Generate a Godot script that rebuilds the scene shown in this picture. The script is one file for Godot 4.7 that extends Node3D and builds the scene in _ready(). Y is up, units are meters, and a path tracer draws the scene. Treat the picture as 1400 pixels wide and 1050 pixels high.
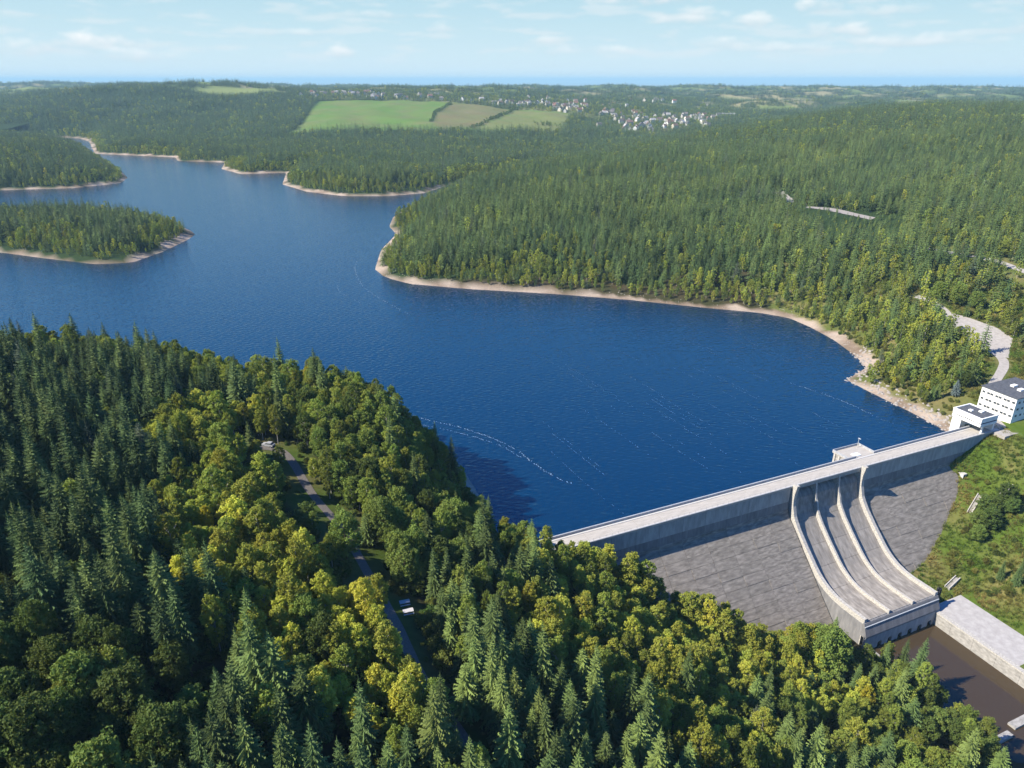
extends Node3D
# A dam and its lake between wooded hills, seen from the air. x to the right, y up, -z away; the lake lies at y = 0.

const U := Vector3(0.91518, 0, -0.40305)          # along the dam, towards its far end
const N := Vector3(0.40305, 0, 0.91518)           # downstream
const EDGE := -174.0                              # the downstream edge of the crest
const SUN_DIR := Vector3(0.716, -0.662, -0.222)

# the lake's shore as x, distance pairs; its last side is the dam
const LAKE_RAW := [15,204,-1,206,-9,223,-14,242,-22,263,-38,282,-67,301,-107,308,-153,330,-186,326,-207,317,-235,305,-300,300,-420,340,-700,420,-1100,520,-1100,760,-800,740,-600,700,-484,667,-428,643,-369,620,-339,626,-331,673,-331,727,-335,753,-350,775,-400,830,-500,872,-700,885,-1100,870,-1100,1060,-756,1078,-661,1101,-619,1159,-640,1223,-698,1316,-870,1563,-1054,1831,-1230,1970,-1600,2030,-1600,2150,-1256,2119,-1207,2092,-1123,1989,-1044,1855,-921,1644,-708,1563,-672,1490,-566,1462,-531,1350,-468,1273,-396,1294,-358,1142,-299,1063,-236,1021,-174,1021,-126,1049,-100,1126,-45,1233,0,1361,40,1436,34,1405,25,1340,-20,1235,-72,1116,-100,1035,-118,933,-137,889,-141,853,-136,794,-122,753,-125,676,-118,602,-105,575,-82,554,-34,539,33,525,87,509,136,490,174,477,190,465,197,445,202,420,203,391,201,374,182,356,187,340,195,318,201,298,202,287]
# ground heights at chosen places: x, distance, height
const HEIGHTS := [-69,195,35,-45,160,35,-26,127,34,-10,95,30,-120,100,56,-160,200,52,-220,120,64,-330,150,66,-130,250,36,-200,255,45,-250,240,58,-300,230,60,-500,250,60,-70,60,47,-100,20,60,-20,40,34,20,120,12,10,165,12,-35,212,27,-60,250,36,-26,238,30,-34,262,26,-95,272,30,-150,285,32,40,70,5,60,110,-12,50,150,-8,90,90,-28,95,140,-32,120,60,-40,120,110,-38,180,0,-45,0,-100,20,-200,-100,75,150,80,-42,250,0,-42,20,195,1,28,196,-10,43,198,-17,57,194,-25,70,195,-31,85,199,-34,99,199,-38,115,201,-39,128,194,-38,147,151,-39,27,186,2,12,196,6,18,171,8,167,211,-36,183,205,-35,199,168,-36,220,120,-37,176,222,-35.5,184,230,-31.5,193,246,-23,205,267,-12.5,211,281,1.5,215,250,-13,225,235,-12,225,205,-22,250,170,-26,300,130,-14,250,240,0,222,280,4.5,236,297,6,255,290,6,300,240,8,260,270,5,224,318,7,250,340,9,277,430,16,280,375,11,310,340,14,370,520,36,420,420,34,500,300,40,600,600,60,-80,800,22,0,980,25,113,1150,29,253,1300,39,406,1400,58,569,1480,75,741,1550,90,918,1600,90,1105,1650,88,1600,1700,95,180,700,30,311,860,42,340,800,38,429,850,42,549,800,50,800,900,70,300,600,32,20,700,24,-60,640,12,250,1700,5,500,1900,5,900,2000,35,1500,2300,60,150,1500,4,-855,1350,36,-783,1400,18,-954,1400,38,-1100,1400,40,-513,770,7,-443,770,6,-700,800,8,-1000,810,9,-581,1700,10,-683,1750,14,-926,1900,10,-291,1350,19,-185,1350,14,-128,1300,6,0,1700,14,185,1900,14,-189,1950,30,-473,1950,32,92,1900,25,-498,2600,79,-149,2600,74,144,2500,57,-696,2700,88,-374,2800,92,375,2150,22,240,2500,57,482,2500,40,696,2900,48,-188,3300,104,0,3400,96,-700,3600,90,-2424,3200,72,-2500,4100,97,-1750,3000,92,-1496,3100,127,-1291,3100,132,-1018,2900,107,-1150,2450,50,-900,2300,38,-799,2800,93,-1400,2400,60,-2200,2400,60,-1700,2200,30,656,4600,90,1370,4800,88,2612,5500,88,3655,5500,90,1500,3500,40,2600,3200,60,-4300,6500,141,-3075,6500,124,-1500,5000,88,0,5000,90,-3500,4500,60,1000,7500,80,-1000,7500,80,5000,7000,40,-6000,8000,80]

var lake := PackedVector2Array()
var weights := PackedFloat64Array()
var cx := PackedFloat64Array()
var cf := PackedFloat64Array()
var patches := []
var rng := RandomNumberGenerator.new()
var bumps := FastNoiseLite.new()
var stands_map := FastNoiseLite.new()
var spots := FastNoiseLite.new()
var M := {}
var used := {}


# ---------------------------------------------------------------- mesh building
class Shape:
	var v := PackedVector3Array()
	var n := PackedVector3Array()
	var c := PackedColorArray()
	var tint := Color.WHITE
	var colored := false

	func tri(p: Vector3, q: Vector3, r: Vector3) -> void:      # anticlockwise from outside
		var k := (q - p).cross(r - p)
		if k.length_squared() < 1e-12:
			return
		k = k.normalized()
		v.append(p); v.append(r); v.append(q)
		n.append(k); n.append(k); n.append(k)
		if colored:
			c.append(tint); c.append(tint); c.append(tint)

	func quad(p: Vector3, q: Vector3, r: Vector3, s: Vector3) -> void:
		tri(p, q, r)
		tri(p, r, s)

	func box(at: Vector3, size: Vector3, b := Basis()) -> void:
		var h := size * 0.5
		var x := b.x * h.x
		var y := b.y * h.y
		var z := b.z * h.z
		quad(at + x - y + z, at + x - y - z, at + x + y - z, at + x + y + z)
		quad(at - x - y - z, at - x - y + z, at - x + y + z, at - x + y - z)
		quad(at - x + y + z, at + x + y + z, at + x + y - z, at - x + y - z)
		quad(at - x - y - z, at + x - y - z, at + x - y + z, at - x - y + z)
		quad(at - x - y + z, at + x - y + z, at + x + y + z, at - x + y + z)
		quad(at + x - y - z, at - x - y - z, at - x + y - z, at + x + y - z)

	func span(lo: Vector3, hi: Vector3) -> void:
		box((lo + hi) * 0.5, hi - lo)

	# a side view in (z, y) drawn out along x
	func prism(outline: PackedVector2Array, x0: float, x1: float) -> void:
		var o := outline.duplicate()
		if Geometry2D.is_polygon_clockwise(o):
			o.reverse()
		for i in o.size():
			var a := o[i]
			var b := o[(i + 1) % o.size()]
			quad(Vector3(x1, a.y, a.x), Vector3(x0, a.y, a.x), Vector3(x0, b.y, b.x), Vector3(x1, b.y, b.x))
		var t := Geometry2D.triangulate_polygon(o)
		for i in range(0, t.size(), 3):
			var a := o[t[i]]
			var b := o[t[i + 1]]
			var d := o[t[i + 2]]
			if (b - a).cross(d - a) < 0.0:
				var e := b
				b = d
				d = e
			tri(Vector3(x0, a.y, a.x), Vector3(x0, b.y, b.x), Vector3(x0, d.y, d.x))
			tri(Vector3(x1, a.y, a.x), Vector3(x1, d.y, d.x), Vector3(x1, b.y, b.x))

	# a front view in (x, y) drawn out along z
	func plate(outline: PackedVector2Array, z0: float, z1: float) -> void:
		var o := outline.duplicate()
		if Geometry2D.is_polygon_clockwise(o):
			o.reverse()
		for i in o.size():
			var a := o[i]
			var b := o[(i + 1) % o.size()]
			quad(Vector3(a.x, a.y, z0), Vector3(b.x, b.y, z0), Vector3(b.x, b.y, z1), Vector3(a.x, a.y, z1))
		var t := Geometry2D.triangulate_polygon(o)
		for i in range(0, t.size(), 3):
			var a := o[t[i]]
			var b := o[t[i + 1]]
			var d := o[t[i + 2]]
			if (b - a).cross(d - a) < 0.0:
				var e := b
				b = d
				d = e
			tri(Vector3(a.x, a.y, z1), Vector3(b.x, b.y, z1), Vector3(d.x, d.y, z1))
			tri(Vector3(a.x, a.y, z0), Vector3(d.x, d.y, z0), Vector3(b.x, b.y, z0))

	func tube(p: Vector3, q: Vector3, r0: float, r1: float, sides := 6) -> void:
		var d := (q - p).normalized()
		var a := d.cross(Vector3.RIGHT if absf(d.x) < 0.8 else Vector3.UP).normalized()
		var b := d.cross(a)
		for i in sides:
			var t0 := TAU * i / sides
			var t1 := TAU * (i + 1) / sides
			var e0 := a * cos(t0) + b * sin(t0)
			var e1 := a * cos(t1) + b * sin(t1)
			quad(p + e0 * r0, p + e1 * r0, q + e1 * r1, q + e0 * r1)
			tri(q, q + e0 * r1, q + e1 * r1)
			tri(p, p + e1 * r0, p + e0 * r0)

	func into(m: ArrayMesh, mat: Material) -> ArrayMesh:
		var a := []
		a.resize(Mesh.ARRAY_MAX)
		a[Mesh.ARRAY_VERTEX] = v
		a[Mesh.ARRAY_NORMAL] = n
		if colored:
			a[Mesh.ARRAY_COLOR] = c
		m.add_surface_from_arrays(Mesh.PRIMITIVE_TRIANGLES, a)
		m.surface_set_material(m.get_surface_count() - 1, mat)
		return m

	func done(mat: Material) -> ArrayMesh:
		return into(ArrayMesh.new(), mat)


func numbered(called: String) -> String:
	var k: int = used.get(called, 0)
	used[called] = k + 1
	return called if k == 0 else "%s_%03d" % [called, k]


func tag(o: Node3D, label: String, category := "", group := "", kind := "") -> Node3D:
	o.set_meta("label", label)
	if category:
		o.set_meta("category", category)
	if group:
		o.set_meta("group", group)
	if kind:
		o.set_meta("kind", kind)
	return o


func thing(called: String, label: String, category: String, at := Transform3D(), group := "") -> Node3D:
	var o := Node3D.new()
	o.name = numbered(called)
	add_child(o)
	o.transform = at
	return tag(o, label, category, group)


func part(parent: Node3D, called: String, mesh: Mesh, at := Transform3D()) -> MeshInstance3D:
	var o := MeshInstance3D.new()
	o.name = called
	o.mesh = mesh
	o.transform = at
	parent.add_child(o, true)
	return o


func structure(called: String, mesh: Mesh, label: String) -> MeshInstance3D:
	var o := MeshInstance3D.new()
	o.name = numbered(called)
	o.mesh = mesh
	add_child(o)
	tag(o, label, "", "", "structure")
	return o


func dam_at(s: float, y: float, n: float) -> Vector3:
	return U * s + N * (n + EDGE) + Vector3(0, y, 0)


# ---------------------------------------------------------------- materials
func lin(r: float, g: float, b: float) -> Color:
	return Color(r, g, b).linear_to_srgb()


func plain(r: float, g: float, b: float, rough := 0.9) -> StandardMaterial3D:
	var m := StandardMaterial3D.new()
	m.albedo_color = lin(r, g, b)
	m.roughness = rough
	m.metallic_specular = 0.3
	return m


func mottled(dark: Color, light: Color, w: int, h: int, freq: float, number: int, octaves := 5) -> NoiseTexture2D:
	var f := FastNoiseLite.new()
	f.seed = number
	f.frequency = freq
	f.fractal_octaves = octaves
	f.fractal_gain = 0.6
	var t := NoiseTexture2D.new()
	t.width = w
	t.height = h
	t.seamless = true
	t.noise = f
	var g := Gradient.new()
	g.set_color(0, dark.linear_to_srgb())
	g.set_color(1, light.linear_to_srgb())
	t.color_ramp = g
	return t


func surfaced(tex: Texture2D, scale: Vector3, rough := 0.9, in_world := false) -> StandardMaterial3D:
	var m := StandardMaterial3D.new()
	m.albedo_texture = tex
	m.uv1_triplanar = true
	m.uv1_world_triplanar = in_world
	m.uv1_scale = scale
	m.roughness = rough
	m.metallic_specular = 0.3
	return m


func leafy(r: float, g: float, b: float, glow := 0.5) -> StandardMaterial3D:
	var m := StandardMaterial3D.new()
	m.albedo_color = lin(r, g, b)
	m.vertex_color_use_as_albedo = true
	m.roughness = 0.75
	m.metallic_specular = 0.25
	if glow > 0.0:
		m.backlight_enabled = true
		m.backlight = lin(r * glow, g * glow, b * glow * 0.6)
	return m


func make_materials() -> void:
	M.pale = surfaced(mottled(Color(0.20, 0.192, 0.178), Color(0.42, 0.405, 0.38), 256, 512, 0.03, 1), Vector3(0.05, 0.05, 0.05))
	M.upper = surfaced(mottled(Color(0.24, 0.25, 0.25), Color(0.40, 0.41, 0.405), 512, 128, 0.02, 2), Vector3(0.04, 0.04, 0.04))
	M.lower = surfaced(mottled(Color(0.13, 0.13, 0.135), Color(0.25, 0.245, 0.245), 512, 128, 0.02, 3), Vector3(0.04, 0.04, 0.04))
	M.face = surfaced(mottled(Color(0.085, 0.076, 0.066), Color(0.40, 0.362, 0.318), 230, 1024, 0.03, 4, 7), Vector3(0.022, 0.022, 0.022))
	M.face_b = surfaced(mottled(Color(0.088, 0.079, 0.068), Color(0.385, 0.35, 0.307), 230, 1024, 0.034, 5, 7), Vector3(0.024, 0.024, 0.024))
	M.face_c = surfaced(mottled(Color(0.095, 0.085, 0.074), Color(0.41, 0.372, 0.327), 230, 1024, 0.04, 25, 7), Vector3(0.03, 0.03, 0.03))
	M.chute = surfaced(mottled(Color(0.14, 0.126, 0.112), Color(0.38, 0.352, 0.318), 512, 256, 0.022, 6, 6), Vector3(0.05, 0.05, 0.03))
	M.white = surfaced(mottled(Color(0.24, 0.228, 0.205), Color(0.60, 0.575, 0.53), 512, 512, 0.03, 7, 7), Vector3(0.08, 0.08, 0.08))
	M.deck = surfaced(mottled(Color(0.28, 0.258, 0.228), Color(0.52, 0.485, 0.435), 128, 512, 0.035, 8), Vector3(0.03, 0.06, 0.25))
	M.kerb = plain(0.46, 0.45, 0.43)
	M.parapet = surfaced(mottled(Color(0.25, 0.26, 0.28), Color(0.40, 0.41, 0.43), 256, 256, 0.03, 9), Vector3(0.1, 0.1, 0.1))
	M.steel = plain(0.36, 0.39, 0.42, 0.5)
	M.dark = plain(0.03, 0.03, 0.035)
	M.glass = plain(0.05, 0.06, 0.07, 0.08)
	M.render = surfaced(mottled(Color(0.66, 0.66, 0.64), Color(0.82, 0.82, 0.80), 256, 256, 0.012, 10), Vector3(0.06, 0.06, 0.06))
	M.roofing = surfaced(mottled(Color(0.055, 0.06, 0.07), Color(0.12, 0.125, 0.14), 256, 256, 0.02, 11), Vector3(0.1, 0.1, 0.1))
	M.asphalt = surfaced(mottled(Color(0.10, 0.088, 0.076), Color(0.19, 0.17, 0.15), 256, 256, 0.03, 12), Vector3(0.2, 0.2, 0.2), 0.9, true)
	M.gravel = surfaced(mottled(Color(0.25, 0.23, 0.21), Color(0.42, 0.395, 0.365), 512, 512, 0.015, 13), Vector3(0.05, 0.05, 0.05), 0.95, true)
	M.paving = surfaced(mottled(Color(0.30, 0.285, 0.275), Color(0.42, 0.405, 0.39), 512, 512, 0.012, 23), Vector3(0.05, 0.05, 0.05), 0.95)
	M.bark = plain(0.06, 0.045, 0.033)
	M.birch_bark = plain(0.42, 0.40, 0.37)
	M.wood = surfaced(mottled(Color(0.36, 0.345, 0.335), Color(0.55, 0.535, 0.525), 256, 64, 0.03, 14), Vector3(0.6, 0.6, 0.6))
	M.stone = surfaced(mottled(Color(0.19, 0.17, 0.155), Color(0.42, 0.385, 0.35), 256, 256, 0.03, 15), Vector3(0.4, 0.4, 0.4), 0.95, true)
	M.grass = surfaced(mottled(Color(0.055, 0.085, 0.018), Color(0.15, 0.18, 0.04), 256, 256, 0.03, 16), Vector3(0.1, 0.1, 0.1), 0.95, true)
	# the ground's vertex colours say what lies where; the texture gives it grain
	M.ground = surfaced(mottled(Color(0.62, 0.62, 0.62), Color(1, 1, 1), 1024, 1024, 0.012, 17, 6), Vector3(0.03, 0.03, 0.03), 0.95, true)
	M.ground.vertex_color_use_as_albedo = true
	M.ground.metallic_specular = 0.15
	# water: dark and blue in depth, ripples as a normal map
	var side := 640
	var table := PackedFloat32Array()
	for k in side:
		table.append(cos(TAU * k / side))
	var sx := PackedFloat32Array()
	var sy := PackedFloat32Array()
	sx.resize(side * side)
	sy.resize(side * side)
	var wind := RandomNumberGenerator.new()
	wind.seed = 40
	for k in 34:
		var turn := wind.randfn() * 0.55 + 0.25
		var many := 9.0 + 38.0 * pow(wind.randf(), 1.3)
		var kx := int(round(many * sin(turn)))
		var ky := int(round(many * cos(turn)))
		var steep := 0.0215 * wind.randf_range(0.5, 1.3)
		var ax := steep * kx / many
		var ay := steep * ky / many
		var phase := wind.randi() % side
		for y in side:
			var at := posmod(ky * y + phase, side)
			var row := y * side
			for x in side:
				var c := table[at]
				sx[row + x] += ax * c
				sy[row + x] += ay * c
				at = posmod(at + kx, side)
	var slopes := PackedByteArray()
	slopes.resize(side * side * 3)
	for k in side * side:
		var l := 1.0 / sqrt(sx[k] * sx[k] + sy[k] * sy[k] + 1.0)
		slopes[k * 3] = int(127.5 - sx[k] * l * 127.5)
		slopes[k * 3 + 1] = int(127.5 + sy[k] * l * 127.5)
		slopes[k * 3 + 2] = int(127.5 + l * 127.5)
	var waves := ImageTexture.create_from_image(Image.create_from_data(side, side, false, Image.FORMAT_RGB8, slopes))
	var w := StandardMaterial3D.new()
	w.albedo_color = lin(0.0005, 0.018, 0.052)
	w.roughness = 0.1
	w.metallic_specular = 0.6
	w.normal_enabled = true
	w.normal_texture = waves
	w.normal_scale = 1.0
	w.uv1_triplanar = true
	w.uv1_world_triplanar = true
	w.uv1_scale = Vector3(1.0 / 53.0, 1.0 / 36.0, 1.0 / 36.0)
	M.water = w
	var p: StandardMaterial3D = w.duplicate()
	p.albedo_color = lin(0.048, 0.033, 0.018)
	p.normal_scale = 0.12
	p.roughness = 0.06
	p.metallic_specular = 0.4
	M.pool = p
	M.foam = plain(0.20, 0.25, 0.29)


# ---------------------------------------------------------------- the lie of the land
func solve_heights() -> void:
	for i in range(0, LAKE_RAW.size(), 2):
		lake.append(Vector2(LAKE_RAW[i], LAKE_RAW[i + 1]))
	var k: int = HEIGHTS.size() / 3
	var rhs := PackedFloat64Array()
	for i in k:
		cx.append(HEIGHTS[i * 3])
		cf.append(HEIGHTS[i * 3 + 1])
		rhs.append(HEIGHTS[i * 3 + 2])
	rhs.append(0.0)
	var rows := []
	for i in k + 1:
		var row := PackedFloat64Array()
		for j in k + 1:
			if i == k and j == k:
				row.append(0.0)
			elif i == k or j == k:
				row.append(1.0)
			else:
				row.append(sqrt((cx[i] - cx[j]) ** 2 + (cf[i] - cf[j]) ** 2))
		row.append(rhs[i])
		rows.append(row)
	var m := k + 1
	for i in m:
		var best := i
		for j in range(i + 1, m):
			if absf(rows[j][i]) > absf(rows[best][i]):
				best = j
		var swap: PackedFloat64Array = rows[i]
		rows[i] = rows[best]
		rows[best] = swap
		var lead: PackedFloat64Array = rows[i]
		for j in range(i + 1, m):
			var row: PackedFloat64Array = rows[j]
			var q := row[i] / lead[i]
			if q != 0.0:
				for l in range(i, m + 1):
					row[l] -= q * lead[l]
				rows[j] = row
	weights.resize(m)
	for i in range(m - 1, -1, -1):
		var row: PackedFloat64Array = rows[i]
		var sum := row[m]
		for l in range(i + 1, m):
			sum -= row[l] * weights[l]
		weights[i] = sum / row[i]


func rolling(x: float, f: float) -> float:
	var sum := weights[weights.size() - 1]
	for i in cx.size():
		var a := x - cx[i]
		var b := f - cf[i]
		sum += weights[i] * sqrt(a * a + b * b)
	return sum


# metres to the shore, negative on the lake
func shore(x: float, f: float) -> float:
	var q := Vector2(x, f)
	var best := 1e12
	for i in lake.size() - 1:
		var a := lake[i]
		var ab := lake[i + 1] - a
		var t := clampf((q - a).dot(ab) / ab.length_squared(), 0.0, 1.0)
		best = minf(best, (a + ab * t).distance_squared_to(q))
	best = sqrt(best)
	return -best if Geometry2D.is_point_in_polygon(q, lake) else best


func land(x: float, f: float, sd: float) -> float:
	var p := Vector3(x, 0, -f)
	var n := p.dot(N) - EDGE
	var s := p.dot(U)
	var g := rolling(x, f)
	if s > 198.5 and s < 237.0 and n > 36 and n < 95:
		return -44.0
	if sd < 0:
		if n > -6.5 and s > 60 and s < 330:
			return g
		return maxf(sd * 0.25, -6.0)
	var wild := smoothstep(60, 160, sd) * smoothstep(420, 640, f)
	g += ridges(x, f) + wild * (bumps.get_noise_2d(x, f) * 7.0 * smoothstep(-420.0, -250.0, x if f < 1100 else 0.0))
	var rise := smoothstep(3, 75 if f > 420 else 36, sd)
	var rough := spots.get_noise_2d(x * 3.0, f * 3.0) * 0.25 * minf(sd * 0.2, 1.0)
	var r := minf(sd * 0.3, 3.0) * (1 - rise) + maxf(g, 3.0) * rise + rough
	var k := 0.0
	if s > 60 and s < 350:
		k = smoothstep(-8, 6, n)
	elif n > 40:
		k = 1.0
	return lerpf(r, g, k)


func ridges(x: float, f: float) -> float:
	var open := smoothstep(0.0, 300.0, maxf(maxf(-800.0 - x, x - 760.0), f - 3000.0))
	return bumps.get_noise_2d(x * 0.3 + 40.0, f * 0.45) * 42.0 * smoothstep(1900, 2500, f) * open


func far_land(x: float, f: float) -> float:
	var d := Vector2(x, f).length()
	var t := smoothstep(6500, 12000, d)
	var g := rolling(x, f) + ridges(x, f) + bumps.get_noise_2d(x, f) * 7.0 * smoothstep(-420.0, -250.0, x if f < 1100 else 0.0) * smoothstep(420, 640, f)
	return lerpf(g, -100.0 + bumps.get_noise_2d(x * 0.03, f * 0.03) * 45.0, t)


class Patch:
	var x0: float
	var f0: float
	var step: float
	var nx: int
	var nf: int
	var h := PackedFloat32Array()
	var sd := PackedFloat32Array()

	func has(x: float, f: float) -> bool:
		return x >= x0 and f >= f0 and x <= x0 + step * (nx - 1) and f <= f0 + step * (nf - 1)

	func look(a: PackedFloat32Array, x: float, f: float) -> float:
		var i := clampi(int((x - x0) / step), 0, nx - 2)
		var j := clampi(int((f - f0) / step), 0, nf - 2)
		var t := (x - x0) / step - i
		var w := (f - f0) / step - j
		var k := j * nx + i
		return lerpf(lerpf(a[k], a[k + 1], t), lerpf(a[k + nx], a[k + nx + 1], t), w)


func ground_at(x: float, f: float) -> float:
	for p in patches:
		if p.has(x, f):
			return p.look(p.h, x, f)
	return far_land(x, f)


func shore_at(x: float, f: float) -> float:
	for p in patches:
		if p.has(x, f):
			return p.look(p.sd, x, f)
	return 1000.0


func on_ground(x: float, f: float, lift := 0.0) -> Vector3:
	return Vector3(x, ground_at(x, f) + lift, -f)


const MEADOW := [-560, 1900, -600, 2150, -640, 2400, -670, 2640, -506, 2660, -356, 2670, -202, 2650, -24, 2500, 48, 2510, 185, 2420, 150, 2150, 110, 1930, -95, 1945, -184, 1930, -366, 1925]
const FIELD_B := [-205, 2640, -232, 2330, -228, 2130, -180, 1960, -100, 1990, -62, 2164, -5, 2480]
const FIELD_C := [10, 2490, -50, 2160, -95, 1990, 60, 1960, 120, 1990, 150, 2150, 185, 2400]
const HILLTOP_FIELD := [-1250, 2900, -1050, 2860, -900, 2950, -980, 3150, -1230, 3180]
const FAR_FIELD := [-2900, 3900, -2050, 3700, -2000, 4300, -2900, 4500]
const VILLAGE := [-720, 2700, -340, 2680, -200, 2640, 150, 2440, 250, 2320, 300, 2100, 420, 2060, 640, 2330, 660, 2560, 300, 2860, -100, 2980, -400, 3150, -760, 3050]
const TRACK := [-92, 205, -80, 209, -72.6, 204.3, -60.2, 184.3, -47.3, 166.1, -35.8, 146, -27.3, 130.6, -23, 122, -18.4, 114, -9.1, 102, -2, 92, 8, 78]
const HILL_ROAD := [243, 330, 262, 352, 268, 366, 266.5, 380, 267.5, 396, 269, 411, 273.5, 431, 272, 446, 268, 456]
const UPPER_ROAD := [300, 575, 322, 530, 343, 499, 348, 480, 354, 462, 366, 440]
const LOT := [272, 432, 280, 420, 288, 402, 288, 386, 279, 374, 271, 362, 266, 368, 265, 385, 266.5, 400, 269, 416]
const QUARRY := [290, 706, 300, 702, 318, 668, 330, 652, 322, 645, 308, 660, 294, 682, 284, 700]
const QUARRY_ROAD := [279, 790, 294, 788, 296, 745, 284, 744]
const YOUNG := [245, 566, 300, 552, 352, 642, 330, 664, 300, 690, 284, 742, 262, 742, 262, 660]
const DAM_SLOPE := [148, 214, 164, 242, 180, 266, 194, 294, 214, 296, 250, 302, 262, 285, 262, 235, 240, 200, 215, 150, 195, 165, 176, 185]
const PROMENADE := [150, 235, 176, 224, 250, 200, 235, 130, 160, 110, 130, 150, 140, 190]


func area(a: Array) -> PackedVector2Array:
	var p := PackedVector2Array()
	for i in range(0, a.size(), 2):
		p.append(Vector2(a[i], a[i + 1]))
	return p


func near_line(p: PackedVector2Array, q: Vector2) -> float:
	var best := 1e12
	for i in p.size() - 1:
		best = minf(best, Geometry2D.get_closest_point_to_segment(q, p[i], p[i + 1]).distance_squared_to(q))
	return sqrt(best)


func ground_color(x: float, f: float, sd: float, y: float) -> Color:
	var q := Vector2(x, f)
	var a := spots.get_noise_2d(x, f)
	var b := spots.get_noise_2d(x * 4.0 + 500.0, f * 4.0)
	if sd < 6.0 + a * 6.0 + b * 4.0 and sd > -60 and y < 6.0 and f > 190:
		return Color(0.22, 0.165, 0.12).lerp(Color(0.44, 0.36, 0.29), clampf(0.5 + b * 1.8, 0, 1))
	if f < 560:
		if Geometry2D.is_point_in_polygon(q, A.dam_slope):
			return Color(0.09, 0.14, 0.022).lerp(Color(0.21, 0.18, 0.07), clampf(0.2 + b * 1.3, 0, 1))
		if x > 183 and f > 280 or x > 235 and f > 270:
			return Color(0.10, 0.13, 0.03).lerp(Color(0.22, 0.19, 0.08), clampf(0.4 + b, 0, 1))
		if near_line(A.track, q) < 9.0:
			return Color(0.07, 0.11, 0.02).lerp(Color(0.14, 0.12, 0.05), clampf(0.4 + b, 0, 1))
		return Color(0.045, 0.05, 0.02).lerp(Color(0.075, 0.06, 0.035), clampf(0.5 + b, 0, 1))
	if f < 8000:
		if Geometry2D.is_point_in_polygon(q, A.field_b):
			return Color(0.165, 0.18, 0.065).lerp(Color(0.20, 0.165, 0.08), clampf(0.4 + a * 0.8, 0, 1))
		if Geometry2D.is_point_in_polygon(q, A.field_c):
			return Color(0.17, 0.21, 0.06).lerp(Color(0.20, 0.20, 0.08), clampf(0.4 + a * 0.8, 0, 1))
		if Geometry2D.is_point_in_polygon(q, A.meadow):
			return Color(0.125, 0.22, 0.042).lerp(Color(0.18, 0.20, 0.07), clampf(0.4 + a * 0.9, 0, 1))
		if Geometry2D.is_point_in_polygon(q, A.hilltop) or Geometry2D.is_point_in_polygon(q, A.far_field):
			return Color(0.20, 0.24, 0.08)
		if Geometry2D.is_point_in_polygon(q, A.village):
			return Color(0.12, 0.16, 0.05).lerp(Color(0.30, 0.25, 0.13), clampf(0.3 + b, 0, 1))
		if f > 2950:
			if a > 0.0:
				return Color(0.30, 0.27, 0.14) if b > 0.0 else Color(0.17, 0.22, 0.07)
		return Color(0.035, 0.055, 0.022)
	var wide := spots.get_noise_2d(x * 0.02 + 70.0, f * 0.035)
	if wide + b * 0.25 > -0.06:
		return Color(0.46, 0.40, 0.27).lerp(Color(0.24, 0.28, 0.12), clampf(0.5 + b * 1.4, 0, 1))
	return Color(0.05, 0.08, 0.04)


var A := {}


func make_patch(x0: float, f0: float, step: float, nx: int, nf: int, inner: Patch, outer_far := false) -> ArrayMesh:
	var p := Patch.new()
	p.x0 = x0
	p.f0 = f0
	p.step = step
	p.nx = nx
	p.nf = nf
	var v := PackedVector3Array()
	var c := PackedColorArray()
	for j in nf:
		for i in nx:
			var x := x0 + i * step
			var f := f0 + j * step
			var sd := 1000.0
			var y := 0.0
			if outer_far:
				y = far_land(x, f)
			else:
				sd = shore(x, f)
				y = land(x, f, sd)
			p.h.append(y)
			p.sd.append(sd)
			c.append(ground_color(x, f, sd, y))
			if inner and x > inner.x0 + 0.1 and f > inner.f0 - 0.1 and x < inner.x0 + inner.step * (inner.nx - 1) - 0.1 and f < inner.f0 + inner.step * (inner.nf - 1) - 0.1:
				y -= 2.0 + step * 0.05
			v.append(Vector3(x, y, -f))
	var n := PackedVector3Array()
	for j in nf:
		for i in nx:
			var l := v[j * nx + maxi(i - 1, 0)]
			var r := v[j * nx + mini(i + 1, nx - 1)]
			var d := v[maxi(j - 1, 0) * nx + i]
			var u := v[mini(j + 1, nf - 1) * nx + i]
			n.append((r - l).cross(u - d).normalized())
	var t := PackedInt32Array()
	for j in nf - 1:
		for i in nx - 1:
			if inner:
				var mx := x0 + i * step
				var mf := f0 + j * step
				if mx > inner.x0 + step and mf > inner.f0 - 0.1 and mx + step < inner.x0 + inner.step * (inner.nx - 1) - step and mf + step < inner.f0 + inner.step * (inner.nf - 1) - step:
					continue
			var k := j * nx + i
			t.append_array([k, k + nx, k + 1, k + 1, k + nx, k + nx + 1])
	var a := []
	a.resize(Mesh.ARRAY_MAX)
	a[Mesh.ARRAY_VERTEX] = v
	a[Mesh.ARRAY_NORMAL] = n
	a[Mesh.ARRAY_COLOR] = c
	a[Mesh.ARRAY_INDEX] = t
	var m := ArrayMesh.new()
	m.add_surface_from_arrays(Mesh.PRIMITIVE_TRIANGLES, a)
	m.surface_set_material(0, M.ground)
	patches.append(p)
	return m


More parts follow.
